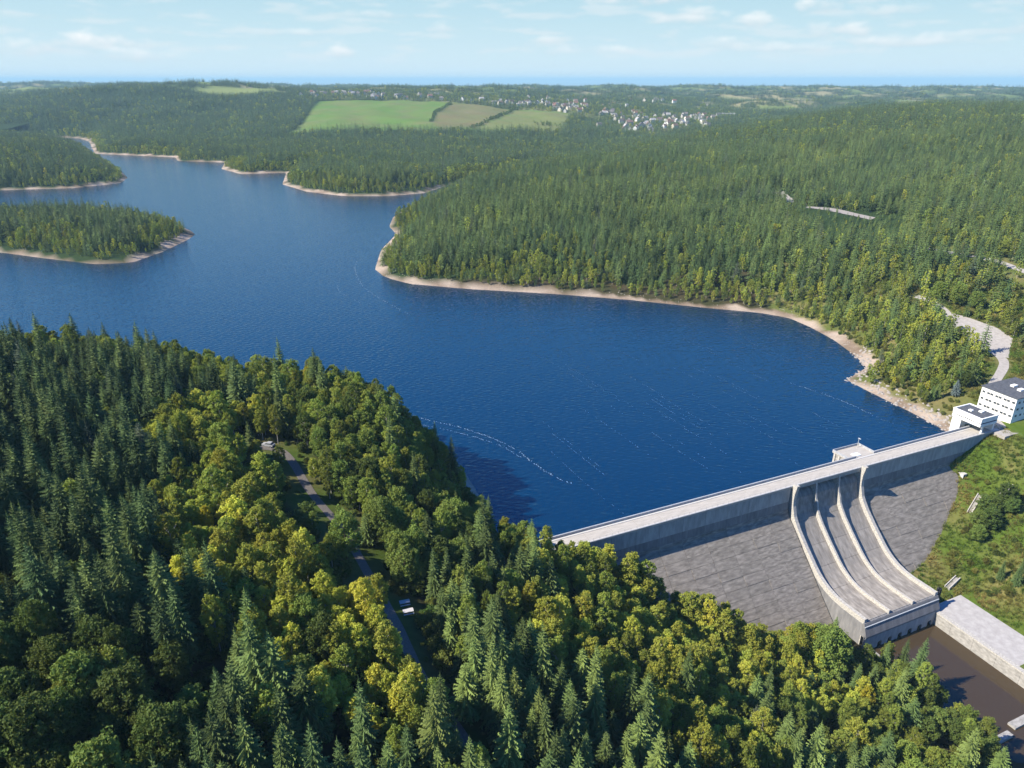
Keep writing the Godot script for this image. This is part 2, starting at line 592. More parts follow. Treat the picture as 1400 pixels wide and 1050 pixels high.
# a road or a path laid over the ground
func ribbon(line: PackedVector2Array, width: float, lift: float, mat: Material, uneven := 0.15) -> ArrayMesh:
	var st := Shape.new()
	var curve := Curve2D.new()
	for i in line.size():
		var d := (line[mini(i + 1, line.size() - 1)] - line[maxi(i - 1, 0)]) * 0.18
		curve.add_point(line[i], -d, d)
	var length := curve.get_baked_length()
	var count := int(length / 1.5)
	var before := []
	for k in count + 1:
		var q := curve.sample_baked(length * k / count)
		var q2 := curve.sample_baked(minf(length * k / count + 0.5, length))
		var q1 := curve.sample_baked(maxf(length * k / count - 0.5, 0))
		var side := (q2 - q1).normalized().orthogonal()
		var w := width * 0.5 * (1.0 + spots.get_noise_1d(k * 9.0) * uneven)
		var row := []
		for e in [-1.0, -0.5, 0.0, 0.5, 1.0]:
			var z: Vector2 = q + side * w * e
			row.append(on_ground(z.x, z.y, lift))
		if before:
			for e in 4:
				st.quad(before[e], before[e + 1], row[e + 1], row[e])
		before = row
	return st.done(mat)


# a flat patch of another surface, laid over the ground in small squares
func cover(outline: PackedVector2Array, step: float, lift: float, mat: Material) -> ArrayMesh:
	var st := Shape.new()
	var box := Rect2(outline[0], Vector2.ZERO)
	for q in outline:
		box = box.expand(q)
	for i in int(box.size.x / step) + 1:
		for j in int(box.size.y / step) + 1:
			var x := box.position.x + i * step
			var f := box.position.y + j * step
			var cell := PackedVector2Array([Vector2(x, f), Vector2(x + step, f), Vector2(x + step, f + step), Vector2(x, f + step)])
			for piece in Geometry2D.intersect_polygons(cell, outline):
				var t := Geometry2D.triangulate_polygon(piece)
				for k in range(0, t.size(), 3):
					var a: Vector2 = piece[t[k]]
					var b: Vector2 = piece[t[k + 1]]
					var d: Vector2 = piece[t[k + 2]]
					if (b - a).cross(d - a) < 0.0:
						var e := b
						b = d
						d = e
					st.tri(on_ground(a.x, a.y, lift), on_ground(b.x, b.y, lift), on_ground(d.x, d.y, lift))
	return st.done(mat)


# ---------------------------------------------------------------- trees
func spruce_crown(number: int, tall: float, wide: float, levels: int, fronds: int, teeth: int) -> Shape:
	var r := RandomNumberGenerator.new()
	r.seed = number
	var st := Shape.new()
	st.colored = true
	var low := tall * r.randf_range(0.08, 0.16)
	for l in levels:
		var t := float(l) / levels
		var y := lerpf(low, tall * 0.985, pow(t, 0.92))
		var reach := wide * pow(1.0 - t, 0.82) * (1.0 if t > 0.08 else 0.75) + 0.16
		var count := maxi(4, int(fronds * (1.0 - t * 0.45)))
		var turn := r.randf() * TAU
		for b in count:
			if r.randf() < 0.07:
				continue
			var a := turn + TAU * (b + r.randf_range(-0.3, 0.3)) / count
			var out := Vector3(cos(a), 0, sin(a))
			var side := Vector3(-sin(a), 0, cos(a))
			var len := reach * r.randf_range(0.72, 1.18)
			var drop := lerpf(0.42, -0.35, t) * len * r.randf_range(0.8, 1.2)
			var shade := r.randf_range(0.72, 1.25)
			var base := Vector3(0, y + r.randf_range(-0.2, 0.2), 0)
			for k in teeth:
				var u0 := float(k) / teeth
				var u1 := (k + 1.35) / teeth
				var p0 := base + out * len * u0 + Vector3.DOWN * drop * u0 * u0
				var p1 := base + out * len * u1 + Vector3.DOWN * drop * u1 * u1 * 0.9
				var half := len * 0.30 * (1.0 - u0 * 0.75) * r.randf_range(0.8, 1.2)
				var sag := Vector3.DOWN * (half * 0.55 + 0.1)
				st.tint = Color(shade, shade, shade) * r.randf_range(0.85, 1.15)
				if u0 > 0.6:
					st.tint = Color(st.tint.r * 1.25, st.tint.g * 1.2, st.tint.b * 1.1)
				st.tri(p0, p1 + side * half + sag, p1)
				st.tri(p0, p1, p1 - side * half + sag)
	st.tint = Color(1.1, 1.1, 1.1)
	for k in 3:
		var a := TAU * k / 3.0
		var e := Vector3(cos(a), 0, sin(a)) * 0.13
		st.tri(Vector3(0, tall * 0.93, 0) + e, Vector3(0, tall * 0.93, 0) + e.rotated(Vector3.UP, 2.0), Vector3(0, tall * 1.03, 0))
	return st


func spruce_trunk(tall: float) -> Shape:
	var st := Shape.new()
	st.tube(Vector3(0, -1.2, 0), Vector3(0, tall * 0.5, 0), tall * 0.012, tall * 0.007, 6)
	st.tube(Vector3(0, tall * 0.5, 0), Vector3(0, tall * 0.96, 0), tall * 0.007, 0.02, 5)
	return st


# clumps of leaves on the ends of limbs: each clump a loose ball of small bent leaf sprays
func leaf_crown(number: int, tall: float, wide: float, low: float, clumps: int, leaves: int, size: float, clump_size: float, limbs: Array) -> Shape:
	var r := RandomNumberGenerator.new()
	r.seed = number
	var st := Shape.new()
	st.colored = true
	var mid := (tall + low) * 0.5
	var half := (tall - low) * 0.5
	for k in clumps:
		var t := (k + 0.5) / clumps
		var up := 1.0 - 2.0 * t
		var a := k * 2.39996 + r.randf_range(-0.5, 0.5)
		var ring := sqrt(maxf(0.0, 1.0 - up * up))
		if up < 0:
			ring = pow(ring, 0.7)
		var depth := pow(r.randf(), 0.45) * 0.9 + 0.05
		var at := Vector3(cos(a) * ring * wide * depth, mid + up * half * (0.75 + depth * 0.25), sin(a) * ring * wide * depth)
		if r.randf() < 0.1:
			at += Vector3(r.randf_range(-1, 1), r.randf_range(0, 1), r.randf_range(-1, 1)) * wide * 0.2
		limbs.append(at)
		var big := clump_size * r.randf_range(0.65, 1.35)
		var shade := r.randf_range(0.78, 1.22)
		var warm := r.randf_range(0.9, 1.12)
		for l in leaves:
			var d := Vector3(r.randfn(), r.randfn() * 0.85, r.randfn())
			d = d.normalized() * big * pow(r.randf(), 0.4)
			var p := at + d
			var nrm := (d.normalized() + Vector3(r.randfn(), r.randfn() + 0.4, r.randfn()) * 0.6).normalized()
			var x := nrm.cross(Vector3(r.randfn(), r.randfn(), r.randfn())).normalized()
			var z := nrm.cross(x)
			var s := size * r.randf_range(0.6, 1.35)
			var g := shade * r.randf_range(0.75, 1.25)
			st.tint = Color(g * warm, g, g * 0.95)
			var tip := p + x * s - nrm * s * 0.25
			var tail := p - x * s - nrm * s * 0.2
			st.tri(tail, p + z * s * 0.62, tip)
			st.tri(tail, tip, p - z * s * 0.62 + nrm * s * 0.1)
	return st


func branchy(tall: float, low: float, thick: float, limbs: Array, every: int) -> Shape:
	var st := Shape.new()
	var top := Vector3(0, tall * 0.9, 0)
	st.tube(Vector3(0, -1.2, 0), Vector3(0.1, low + (tall - low) * 0.25, -0.05), thick, thick * 0.7, 7)
	st.tube(Vector3(0.1, low + (tall - low) * 0.25, -0.05), top, thick * 0.7, 0.03, 5)
	for k in range(0, limbs.size(), every):
		var e: Vector3 = limbs[k]
		var y := clampf(e.y - Vector2(e.x, e.z).length() * 0.8, low * 0.7, tall * 0.85)
		st.tube(Vector3(0, y, 0), e, thick * 0.28, 0.025, 4)
	return st


var kinds := {}     # name -> {trunk: [..], crown: [..], whole: [..]}


func make_kind(called: String, variants: Array, mat: Material, bark: Material) -> void:
	var d := {"trunk": [], "crown": [], "whole": [], "tall": []}
	for v in variants:
		d.trunk.append(v[1].done(bark))
		d.crown.append(v[0].done(mat))
		var m: ArrayMesh = v[0].into(ArrayMesh.new(), mat)
		d.whole.append(v[1].into(m, bark))
		d.tall.append(v[2])
	kinds[called] = d


func make_trees() -> void:
	M.spruce = leafy(1, 1, 1, 0.0)
	M.leaf = leafy(1, 1, 1, 0.0)
	M.leaf.backlight_enabled = true
	M.leaf.backlight = lin(0.7, 0.7, 0.45)
	var v := []
	for k in 5:
		var tall: float = [21.0, 24.0, 18.0, 22.0, 15.0][k]
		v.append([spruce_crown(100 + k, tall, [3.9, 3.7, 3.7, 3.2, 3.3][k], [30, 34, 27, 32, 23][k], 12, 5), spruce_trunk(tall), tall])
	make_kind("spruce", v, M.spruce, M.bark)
	v = []
	for k in 5:
		var tall: float = [15.0, 17.0, 13.0, 16.0, 11.0][k]
		var wide: float = [2.9, 3.1, 3.0, 2.6, 2.6][k]
		var limbs := []
		var crown := leaf_crown(200 + k, tall, wide, tall * 0.24, [104, 116, 92, 104, 72][k], 42, 0.23, 0.66, limbs)
		v.append([crown, branchy(tall, tall * 0.22, 0.16, limbs, 5), tall])
	make_kind("birch", v, M.leaf, M.birch_bark)
	v = []
	for k in 4:
		var tall: float = [14.0, 16.0, 12.0, 13.0][k]
		var wide: float = [4.0, 4.3, 3.7, 3.3][k]
		var limbs := []
		var crown := leaf_crown(300 + k, tall, wide, tall * 0.2, [150, 168, 130, 120][k], 44, 0.25, 0.8, limbs)
		v.append([crown, branchy(tall, tall * 0.18, 0.24, limbs, 6), tall])
	make_kind("broadleaf", v, M.leaf, M.bark)
	v = []
	for k in 3:
		var limbs := []
		var crown := leaf_crown(400 + k, 2.6 + k * 0.5, 1.7 + 0.3 * k, 0.3, 30, 34, 0.2, 0.6, limbs)
		v.append([crown, branchy(2.0, 0.2, 0.07, limbs, 6), 2.6 + k * 0.5])
	make_kind("shrub", v, M.leaf, M.bark)
	# simpler ones for the hills across the lake
	v = []
	for k in 4:
		var tall: float = [21.0, 23.0, 18.0, 20.0][k]
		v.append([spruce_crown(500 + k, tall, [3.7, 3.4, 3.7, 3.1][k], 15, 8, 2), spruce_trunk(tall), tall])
	make_kind("mid_spruce", v, M.spruce, M.bark)
	v = []
	for k in 3:
		var limbs := []
		var tall: float = [14.0, 16.0, 12.0][k]
		var crown := leaf_crown(600 + k, tall, [2.9, 3.0, 2.7][k], tall * 0.15, 34, 12, 0.55, 0.85, limbs)
		v.append([crown, branchy(tall, tall * 0.15, 0.16, limbs, 9), tall])
	make_kind("mid_birch", v, M.leaf, M.birch_bark)
	v = []
	for k in 3:
		var tall: float = [21.0, 18.0, 20.0][k]
		v.append([spruce_crown(700 + k, tall, [3.9, 4.2, 3.6][k], 7, 6, 1), spruce_trunk(tall), tall])
	make_kind("far_spruce", v, M.spruce, M.bark)
	v = []
	for k in 2:
		var limbs := []
		var crown := leaf_crown(800 + k, 14.0, 4.2, 1.0, 16, 7, 1.2, 1.0, limbs)
		v.append([crown, branchy(14.0, 2.0, 0.2, limbs, 9), 14.0])
	make_kind("far_birch", v, M.leaf, M.bark)


# natural leaf colours, linear
func tint_of(kind: String, yellow: float, r: RandomNumberGenerator) -> Color:
	var k := r.randf_range(0.66, 1.38)
	var c := Color(0.045, 0.088, 0.022)
	if kind.ends_with("spruce"):
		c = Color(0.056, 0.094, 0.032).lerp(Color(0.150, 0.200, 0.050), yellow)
		if r.randf() < 0.025:
			c = Color(0.07, 0.09, 0.055)
	elif kind.ends_with("birch"):
		c = Color(0.165, 0.230, 0.052).lerp(Color(0.41, 0.43, 0.066), pow(yellow, 1.4))
		if r.randf() < 0.012:
			c = Color(0.46, 0.43, 0.045)
	elif kind == "broadleaf":
		c = Color(0.118, 0.175, 0.046).lerp(Color(0.23, 0.285, 0.055), yellow)
	elif kind == "shrub":
		c = Color(0.075, 0.13, 0.030).lerp(Color(0.20, 0.19, 0.045), yellow)
	return Color(c.r * k * r.randf_range(0.93, 1.08), c.g * k, c.b * k)


var stands := {}    # forest name -> kind -> variant -> [[Transform3D, Color]]


func plant(forest: String, kind: String, variant: int, at: Vector3, size: float, tint: Color, r: RandomNumberGenerator, wide := 1.0) -> void:
	var b := Basis(Vector3.UP, r.randf() * TAU).scaled(Vector3(size * wide, size, size * wide))
	if not stands.has(forest):
		stands[forest] = {}
	var d: Dictionary = stands[forest]
	var key := "%s/%d" % [kind, variant]
	if not d.has(key):
		d[key] = []
	d[key].append([Transform3D(b, at), tint])


func commit_forest(forest: String, label: String, names: Dictionary) -> void:
	var root := Node3D.new()
	root.name = numbered(forest)
	add_child(root)
	tag(root, label, "forest", "", "stuff")
	for key in stands.get(forest, {}):
		var list: Array = stands[forest][key]
		var kind: String = key.get_slice("/", 0)
		var mm := MultiMesh.new()
		mm.transform_format = MultiMesh.TRANSFORM_3D
		mm.use_colors = true
		mm.mesh = kinds[kind].whole[int(key.get_slice("/", 1))]
		mm.instance_count = list.size()
		for i in list.size():
			mm.set_instance_transform(i, list[i][0])
			mm.set_instance_color(i, list[i][1])
		var o := MultiMeshInstance3D.new()
		o.name = names.get(kind, "trees")
		o.multimesh = mm
		o.set_meta("kind", "stuff")
		root.add_child(o, true)


# which kind of tree grows in the near wood, by stands: x, distance, radius, kind, share, yellowness
const STANDS := [
	[-144, 203, 30, "spruce", 0.92, 0.15], [-114, 170, 26, "spruce", 0.92, 0.15], [-103, 133, 24, "spruce", 0.92, 0.15], [-87, 128, 14, "spruce", 0.9, 0.2], [-72, 112, 13, "spruce", 0.85, 0.2],
	[-165, 225, 40, "spruce", 0.85, 0.2], [-200, 190, 50, "spruce", 0.9, 0.1], [-150, 110, 40, "spruce", 0.9, 0.15],
	[-99, 197, 17, "birch", 0.92, 0.7], [-83, 165, 13, "birch", 0.95, 0.75], [-71, 144, 13, "birch", 0.95, 0.75], [-60, 128, 12, "birch", 0.95, 0.85], [-52, 119, 10, "birch", 0.95, 0.85],
	[-79, 90, 14, "broadleaf", 0.85, 0.15], [-66, 84, 14, "broadleaf", 0.85, 0.15], [-58, 97, 9, "broadleaf", 0.8, 0.2], [-66, 72, 16, "broadleaf", 0.8, 0.2],
	[-48, 97, 9, "spruce", 0.9, 0.3], [-37, 85, 12, "spruce", 0.9, 0.35], [-46, 80, 12, "spruce", 0.9, 0.3],
	[-39, 124, 9, "birch", 0.95, 1.0], [-26, 106, 9, "birch", 0.85, 0.95], [-37, 107, 9, "birch", 0.85, 0.95], [-20, 96, 7, "birch", 0.7, 0.8],
	[-81, 285, 30, "birch", 0.75, 0.45], [-45, 257, 28, "birch", 0.8, 0.4], [-48, 190, 16, "birch", 0.8, 0.45], [-26, 213, 20, "birch", 0.75, 0.4], [-120, 300, 30, "birch", 0.75, 0.4], [-170, 300, 30, "birch", 0.6, 0.4],
	[-20, 163, 14, "broadleaf", 0.5, 0.35], [-4, 158, 14, "spruce", 0.45, 0.5], [-9, 124, 12, "spruce", 0.5, 0.5],
	[0, 107, 13, "spruce", 0.85, 0.6], [16, 114, 12, "spruce", 0.85, 0.6], [-7, 94, 12, "spruce", 0.85, 0.6], [29, 112, 12, "spruce", 0.8, 0.55], [8, 98, 12, "spruce", 0.85, 0.6],
	[20, 154, 19, "birch", 0.9, 0.72], [42, 160, 20, "birch", 0.92, 0.75], [67, 168, 21, "birch", 0.92, 0.75], [94, 175, 19, "birch", 0.88, 0.7], [48, 140, 19, "birch", 0.92, 0.75], [34, 179, 16, "birch", 0.88, 0.6],
	[79, 140, 16, "spruce", 0.5, 0.5], [108, 155, 14, "birch", 0.5, 0.35], [126, 147, 14, "broadleaf", 0.5, 0.35], [116, 180, 12, "birch", 0.5, 0.3],
]


func kind_here(x: float, f: float, r: RandomNumberGenerator) -> Array:
	var best := 1e9
	var got: Array = []
	for s in STANDS:
		var d: float = Vector2(x - s[0], f - s[1]).length() / s[2]
		d += r.randf_range(0, 0.35)
		if d < best:
			best = d
			got = s
	var yellow: float = clampf(got[5] + r.randf_range(-0.3, 0.3), 0, 1)
	if r.randf() < got[4]:
		return [got[3], yellow]
	var other: String = ["spruce", "birch", "broadleaf"][r.randi() % 3]
	return [other, clampf(r.randf_range(0.1, 0.7), 0, 1)]


func under_dam(x: float, f: float, y: float) -> bool:
	var p := Vector3(x, 0, -f)
	var s := p.dot(U)
	var n := p.dot(N) - EDGE
	if s < 84 or s > 322 or n < -22:
		return false
	if n < 7.0:
		return n > -9.0 or s > 296
	if y < -8.0 and n < 1.8 + (-8.1 - y) / 1.03 + 5.0:
		return true
	if s > 186 and s < 238 and n < 54:
		return true
	if s > 198 and s < 250 and n < 100 and n > 40:
		return true
	return false


func tree_name(kind: String) -> String:
	return {"spruce": "spruce_tree", "birch": "birch_tree", "broadleaf": "broadleaf_tree"}[kind]


# words that tell one near tree from the others: how it looks, then where it stands
func tree_label(kind: String, tall: float, yellow: float, x: float, f: float) -> String:
	var look := ""
	var size := "tall" if tall > (20.0 if kind == "spruce" else 15.0) else ("small" if tall < (15.0 if kind == "spruce" else 11.0) else "middling")
	var hue := ""
	if kind == "spruce":
		hue = "fresh green" if yellow > 0.5 else ("dark green" if yellow < 0.22 else "mid green")
		look = "%s %s pointed spruce" % [size, hue]
	elif kind == "birch":
		hue = "golden yellow" if yellow > 0.9 else ("yellow-green" if yellow > 0.55 else "light green")
		look = "%s %s birch" % [size, hue]
	else:
		hue = "light green" if yellow > 0.4 else "deep green"
		look = "%s %s round-crowned broadleaf tree" % [size, hue]
	var q := Vector2(x, f)
	var place := "in the wood"
	var to_track := near_line(A.track, q)
	var p := Vector3(x, 0, -f)
	var s := p.dot(U)
	var n := p.dot(N) - EDGE
	if q.distance_to(Vector2(-26, 136)) < 11:
		place = "close to the two picnic tables"
	elif q.distance_to(Vector2(-83, 208)) < 16:
		place = "round the parked cars at the track end"
	elif s > 180 and n < 110 and s < 200:
		place = "on the bank of the brown pool"
	elif s > 120 and n < 50:
		place = "at the foot of the dam face"
	elif s > 80 and n < 40:
		place = "hiding the near end of the dam"
	elif to_track < 9:
		place = "at the edge of the forest track"
	elif shore_at(x, f) < 22:
		place = "above the hidden lake shore"
	elif x < -40 and f > 165 and to_track < 60 and x > -48 - (f - 160) * 0.9:
		place = "between the track and the lake"
	elif x < -105:
		place = "on the steep slope at the left edge"
	elif x < -45 and f < 110:
		place = "in the lower left corner"
	elif x < -45:
		place = "on the slope left of the track"
	elif f < 112 and x < -22:
		place = "by the bottom edge below the golden birches"
	elif f < 112 and x < 4:
		place = "by the bottom edge below the tables"
	elif f < 112 and x < 30:
		place = "by the bottom edge right of the track"
	elif f < 112:
		place = "in the lower right of the wood"
	elif x < 20 and f > 150:
		place = "between the track and the dam"
	elif x < 20:
		place = "right of the picnic tables"
	elif x < 50 and f > 150:
		place = "high on the slope below the dam"
	elif x < 80 and f > 150:
		place = "halfway down the slope below the dam"
	elif x < 80:
		place = "low on the slope below the dam"
	else:
		place = "near the pool in the valley bottom"
	return look + " " + place


func short_look(kind: String, yellow: float) -> String:
	if kind == "spruce":
		return "a fresh green spruce" if yellow > 0.5 else ("a dark spruce" if yellow < 0.22 else "a mid green spruce")
	if kind == "birch":
		return "a golden birch" if yellow > 0.9 else ("a yellow-green birch" if yellow > 0.55 else "a light birch")
	return "a pale broadleaf" if yellow > 0.4 else "a deep green broadleaf"


func grow_near_wood() -> void:
	var r := RandomNumberGenerator.new()
	r.seed = 77
	var list := []
	var step := 3.8
	for i in range(-103, 113):
		for j in range(0, 107):
			var x := i * step + r.randf_range(-1.8, 1.8)
			var f := 30.0 + j * step + r.randf_range(-1.8, 1.8)
			if x < -0.82 * f - 60 or x > 0.80 * f + 25 or f > 345:
				continue
			if x > 128 and f > 196 or x > 40 and f > 204:
				continue
			var sd := shore_at(x, f)
			var y := ground_at(x, f)
			if sd < 6 and f > 180 and y < 4 and y > -3:
				continue
			if Geometry2D.is_point_in_polygon(Vector2(x, f), lake):
				continue
			if under_dam(x, f, y):
				continue
			var q := Vector2(x, f)
			var off := near_line(A.track, q)
			if off < 3.1 or q.distance_to(Vector2(-84, 207)) < 6.0 or q.distance_to(Vector2(-24.5, 136)) < 7.5:
				continue
			if off < 7.5 and r.randf() < 0.6 and f > 112:
				continue
			# the open scrub between the track and the birches
			if q.distance_to(Vector2(-63, 170)) < 8.5 or q.distance_to(Vector2(-51, 153)) < 8 or q.distance_to(Vector2(-74, 187)) < 9 or q.distance_to(Vector2(-40, 139)) < 6:
				continue
			var k := kind_here(x, f, r)
			var kind: String = k[0]
			var variant := r.randi() % int(kinds[kind].whole.size())
			var size := r.randf_range(0.55, 1.0) + r.randf() * r.randf() * 0.28
			if kind == "broadleaf" and r.randf() < 0.5 or kind == "spruce" and r.randf() < 0.28:
				continue
			if kind == "birch":
				size *= 0.93
			var pn := Vector3(x, 0, -f).dot(N) - EDGE
			if Vector3(x, 0, -f).dot(U) > 96 and Vector3(x, 0, -f).dot(U) < 172 and pn < 1.8 + (-8.1 - y) / 1.03 + 22.0 and kind != "spruce":
				size *= 1.32
			if sd < 25:
				size *= 0.85
			if spots.get_noise_2d(x * 5.0, f * 5.0) > 0.42:
				continue
			list.append([kind, variant, x, y, f, size, k[1], size * kinds[kind].tall[variant] / Vector2(x, f).length(), r.randf_range(0.82, 1.22)])
	# the ones that show largest are things of their own
	list.sort_custom(func(a, b): return a[7] > b[7])
	var tally := {}
	var taken := {}
	for i in list.size():
		taken[Vector2i(floori(list[i][2] / 9.0), floori(list[i][4] / 9.0))] = taken.get(Vector2i(floori(list[i][2] / 9.0), floori(list[i][4] / 9.0)), []) + [i]
	var tints := {}
	for e in list:
		var kind: String = e[0]
		var x: float = e[2]
		var f: float = e[4]
		var size: float = e[5]
		var seen: bool = x > -0.76 * f - 4 and x < 0.76 * f + 4 and f > 62
		var number: int = tally.get(kind, 0)
		var at := Vector3(x, e[3], -f)
		if seen and number < 300:
			tally[kind] = number + 1
			var tall: float = kinds[kind].tall[e[1]] * size
			var label := tree_label(kind, tall, e[6], x, f)
			var best := 1e9
			var beside := ""
			for di in [-1, 0, 1]:
				for dj in [-1, 0, 1]:
					for i in taken.get(Vector2i(floori(x / 9.0) + di, floori(f / 9.0) + dj), []):
						var d2: float = (list[i][2] - x) ** 2 + (list[i][4] - f) ** 2
						if d2 > 0.01 and d2 < best:
							best = d2
							beside = ", beside " + short_look(list[i][0], list[i][6])
			if label.split(" ").size() + beside.split(" ").size() - 1 <= 16:
				label += beside
			var o := thing(tree_name(kind), label, "tree", Transform3D(Basis(Vector3.UP, r.randf() * TAU).scaled(Vector3(size * e[8], size, size * e[8])), at), {"spruce": "spruces in the near wood", "birch": "birches in the near wood", "broadleaf": "broadleaf trees in the near wood"}[kind])
			part(o, "trunk", kinds[kind].trunk[e[1]])
			var crown := part(o, "crown", kinds[kind].crown[e[1]])
			var key := "%s/%d/%d" % [kind, int(e[6] * 5.0), r.randi() % 3]
			if not tints.has(key):
				var m: StandardMaterial3D = (M.spruce if kind == "spruce" else M.leaf).duplicate()
				m.albedo_color = tint_of(kind, (int(e[6] * 5.0) + 0.5) / 5.0, r).linear_to_srgb()
				tints[key] = m
			crown.material_override = tints[key]
		else:
			plant("near_wood", kind, e[1], at, size, tint_of(kind, e[6], r), r, e[8])
	# shrubs under and between the trees, thick along the track
	for k in 5200:
		var f := r.randf_range(50, 330)
		var x := r.randf_range(-0.8 * f - 20, minf(0.8 * f, 140))
		var q := Vector2(x, f)
		var off := near_line(A.track, q)
		var y := ground_at(x, f)
		if x > 40 and f > 204 or off < 2.6 or under_dam(x, f, y) or shore_at(x, f) < 5 and f > 195 or q.distance_to(Vector2(-84, 207)) < 6.5 or q.distance_to(Vector2(-25, 136.5)) < 4.0:
			continue
		var size := r.randf_range(0.5, 1.3)
		if off < 6:
			size *= 0.4
		plant("undergrowth", "shrub", r.randi() % 3, Vector3(x, y - 0.1, -f), size, tint_of("shrub", r.randf_range(0, 0.6), r), r)
	commit_forest("near_wood", "thick mixed wood filling the gaps between the near trees", {"spruce": "spruces", "birch": "birches", "broadleaf": "broadleaf_trees"})
	commit_forest("undergrowth", "low green shrubs under the near trees and beside the track", {"shrub": "shrubs"})


func grow_far_woods() -> void:
	var r := RandomNumberGenerator.new()
	r.seed = 78
	# near distance, far distance, spacing
	for ring in [[200.0, 620.0, 5.2], [620.0, 1100.0, 5.7], [1100.0, 1750.0, 6.6], [1750.0, 3600.0, 10.0], [3600.0, 7600.0, 24.0]]:
		var step: float = ring[2]
		var f: float = ring[0]
		while f < ring[1]:
			f += step
			var x: float = -0.8 * f - 60
			while x < 0.8 * f + 60:
				x += step
				var px: float = x + r.randf_range(-0.42, 0.42) * step
				var pf: float = f + r.randf_range(-0.42, 0.42) * step
				if pf < 205 and px < 235 or px < 200 and pf < 300 or px < 0 and pf < 350 or px < -170 and pf < 540:
					continue
				var q := Vector2(px, pf)
				var sd := shore_at(px, pf)
				if sd < 5.0 + r.randf() * 3.0 or Geometry2D.is_point_in_polygon(q, lake):
					continue
				var a := spots.get_noise_2d(px, pf)
				var wood := 1.0
				if pf < 620 and px > 120:
					if px < 200 and pf < 300:
						continue
					if Geometry2D.is_point_in_polygon(q, A.dam_slope):
						continue
					var y0 := ground_at(px, pf)
					if under_dam(px, pf, y0):
						continue
					var pw := Vector3(px, 0, -pf)
					var s := pw.dot(U)
					var n := pw.dot(N) - EDGE
					if s > 296 and n > -34 and n < 60 and s < 372:
						continue
					if near_line(A.hill_road, q) < 6.5 or Geometry2D.is_point_in_polygon(q, A.lot) or near_line(A.upper_road, q) < 7.0:
						continue
					if px > 278 and pf < 480:
						wood = 0.3
					elif px > 225 and pf < 362:
						wood = 0.35
				elif pf < 900:
					if Geometry2D.is_point_in_polygon(q, A.quarry) or Geometry2D.is_point_in_polygon(q, A.quarry_road):
						continue
					if q.distance_to(Vector2(309, 672)) < 30 and pf < 672 and r.randf() < 0.6:
						continue
				if pf > 1700:
					if Geometry2D.is_point_in_polygon(q, A.meadow) or Geometry2D.is_point_in_polygon(q, A.hilltop) or Geometry2D.is_point_in_polygon(q, A.far_field):
						continue
					if Geometry2D.is_point_in_polygon(q, A.village):
						wood = 0.75 if a > -0.1 else 0.4
					elif pf > 2850 and a > 0.0:
						wood = 0.03
				if wood < 1.0 and r.randf() > wood:
					continue
				# glades
				if spots.get_noise_2d(px * 2.5 + 900.0, pf * 2.5) > 0.52 and pf < 1700:
					continue
				var cell := stands_map.get_noise_2d(px, pf)
				if cell > 0.55 and pf < 3600 and r.randf() < 0.25:
					continue
				var at := on_ground(px, pf, -0.3)
				var birch := 0.07 + maxf(0.0, a - 0.05) * 0.8 + (0.35 if cell < -0.72 else 0.0)
				if sd < 30 + a * 40.0:
					birch = 0.85
				elif px > 150 and px < 330 and pf < 560:
					birch = clampf(0.9 - (pf - 430) / 160.0, 0.1, 0.9)
				elif pf < 620 and px > 200:
					birch = 0.35
				if wood < 0.5:
					birch = 0.7
				var leaf := r.randf() < birch
				var forest := "far_woods"
				if pf < 1750 and px > -160 and pf < 1000 + (px + 100) * 1.2:
					forest = "hillside_forest"
				elif pf < 1060 and px < -300:
					forest = "island_forest"
				elif pf < 1850 and px < -560:
					forest = "island_forest"
				var tier := "mid_" if pf < 1150 else "far_"
				if pf < 330:
					tier = ""
				var kind := tier + ("birch" if leaf else "spruce")
				var size := r.randf_range(0.7, 1.1) * (1.0 + cell * 0.22)
				if Geometry2D.is_point_in_polygon(q, A.young):
					size *= 0.3
				if leaf:
					size *= r.randf_range(0.75, 1.0) if sd > 20 else r.randf_range(0.45, 0.85)
				elif sd < 20:
					size *= 0.7
				var young := spots.get_noise_2d(px * 1.3 - 300.0, pf * 1.3)
				if young > 0.3:
					size *= 0.7
				var broad := 1.0
				if pf > 1700:
					broad = 1.35
				if pf > 3600:
					broad = 3.2
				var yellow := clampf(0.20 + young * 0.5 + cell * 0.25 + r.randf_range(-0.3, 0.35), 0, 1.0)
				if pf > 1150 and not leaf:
					yellow *= 0.2  # darker tint puts cloud shade into the distant spruces, beyond their own dark green
				if leaf:
					yellow = clampf(0.5 + r.randf_range(-0.4, 0.35), 0, 1)
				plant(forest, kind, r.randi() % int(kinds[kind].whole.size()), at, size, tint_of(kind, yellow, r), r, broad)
	commit_forest("hillside_forest", "dense spruce forest covering the hillside across the lake", {"spruce": "spruces", "mid_spruce": "spruces", "far_spruce": "distant_spruces", "birch": "birches", "mid_birch": "birches", "far_birch": "distant_birches"})
	commit_forest("island_forest", "spruce forest with pale birches on the wooded headlands at left", {"mid_spruce": "spruces", "far_spruce": "distant_spruces", "mid_birch": "birches", "far_birch": "distant_birches"})
	commit_forest("far_woods", "distant dark woods beyond the lake and round the village", {"mid_spruce": "spruces", "far_spruce": "distant_spruces", "mid_birch": "birches", "far_birch": "distant_birches"})


# ---------------------------------------------------------------- the dam
const SURFACE := [[0.0, -1.4], [0.35, -3.2], [0.8, -5.2], [1.8, -7.9], [3.4, -10.2], [5.6, -12.8], [10.2, -17.3], [16.5, -23.0], [18.8, -24.7], [21.5, -26.2], [24.5, -27.4], [28.0, -28.2], [32.0, -28.5], [41.5, -28.3]]


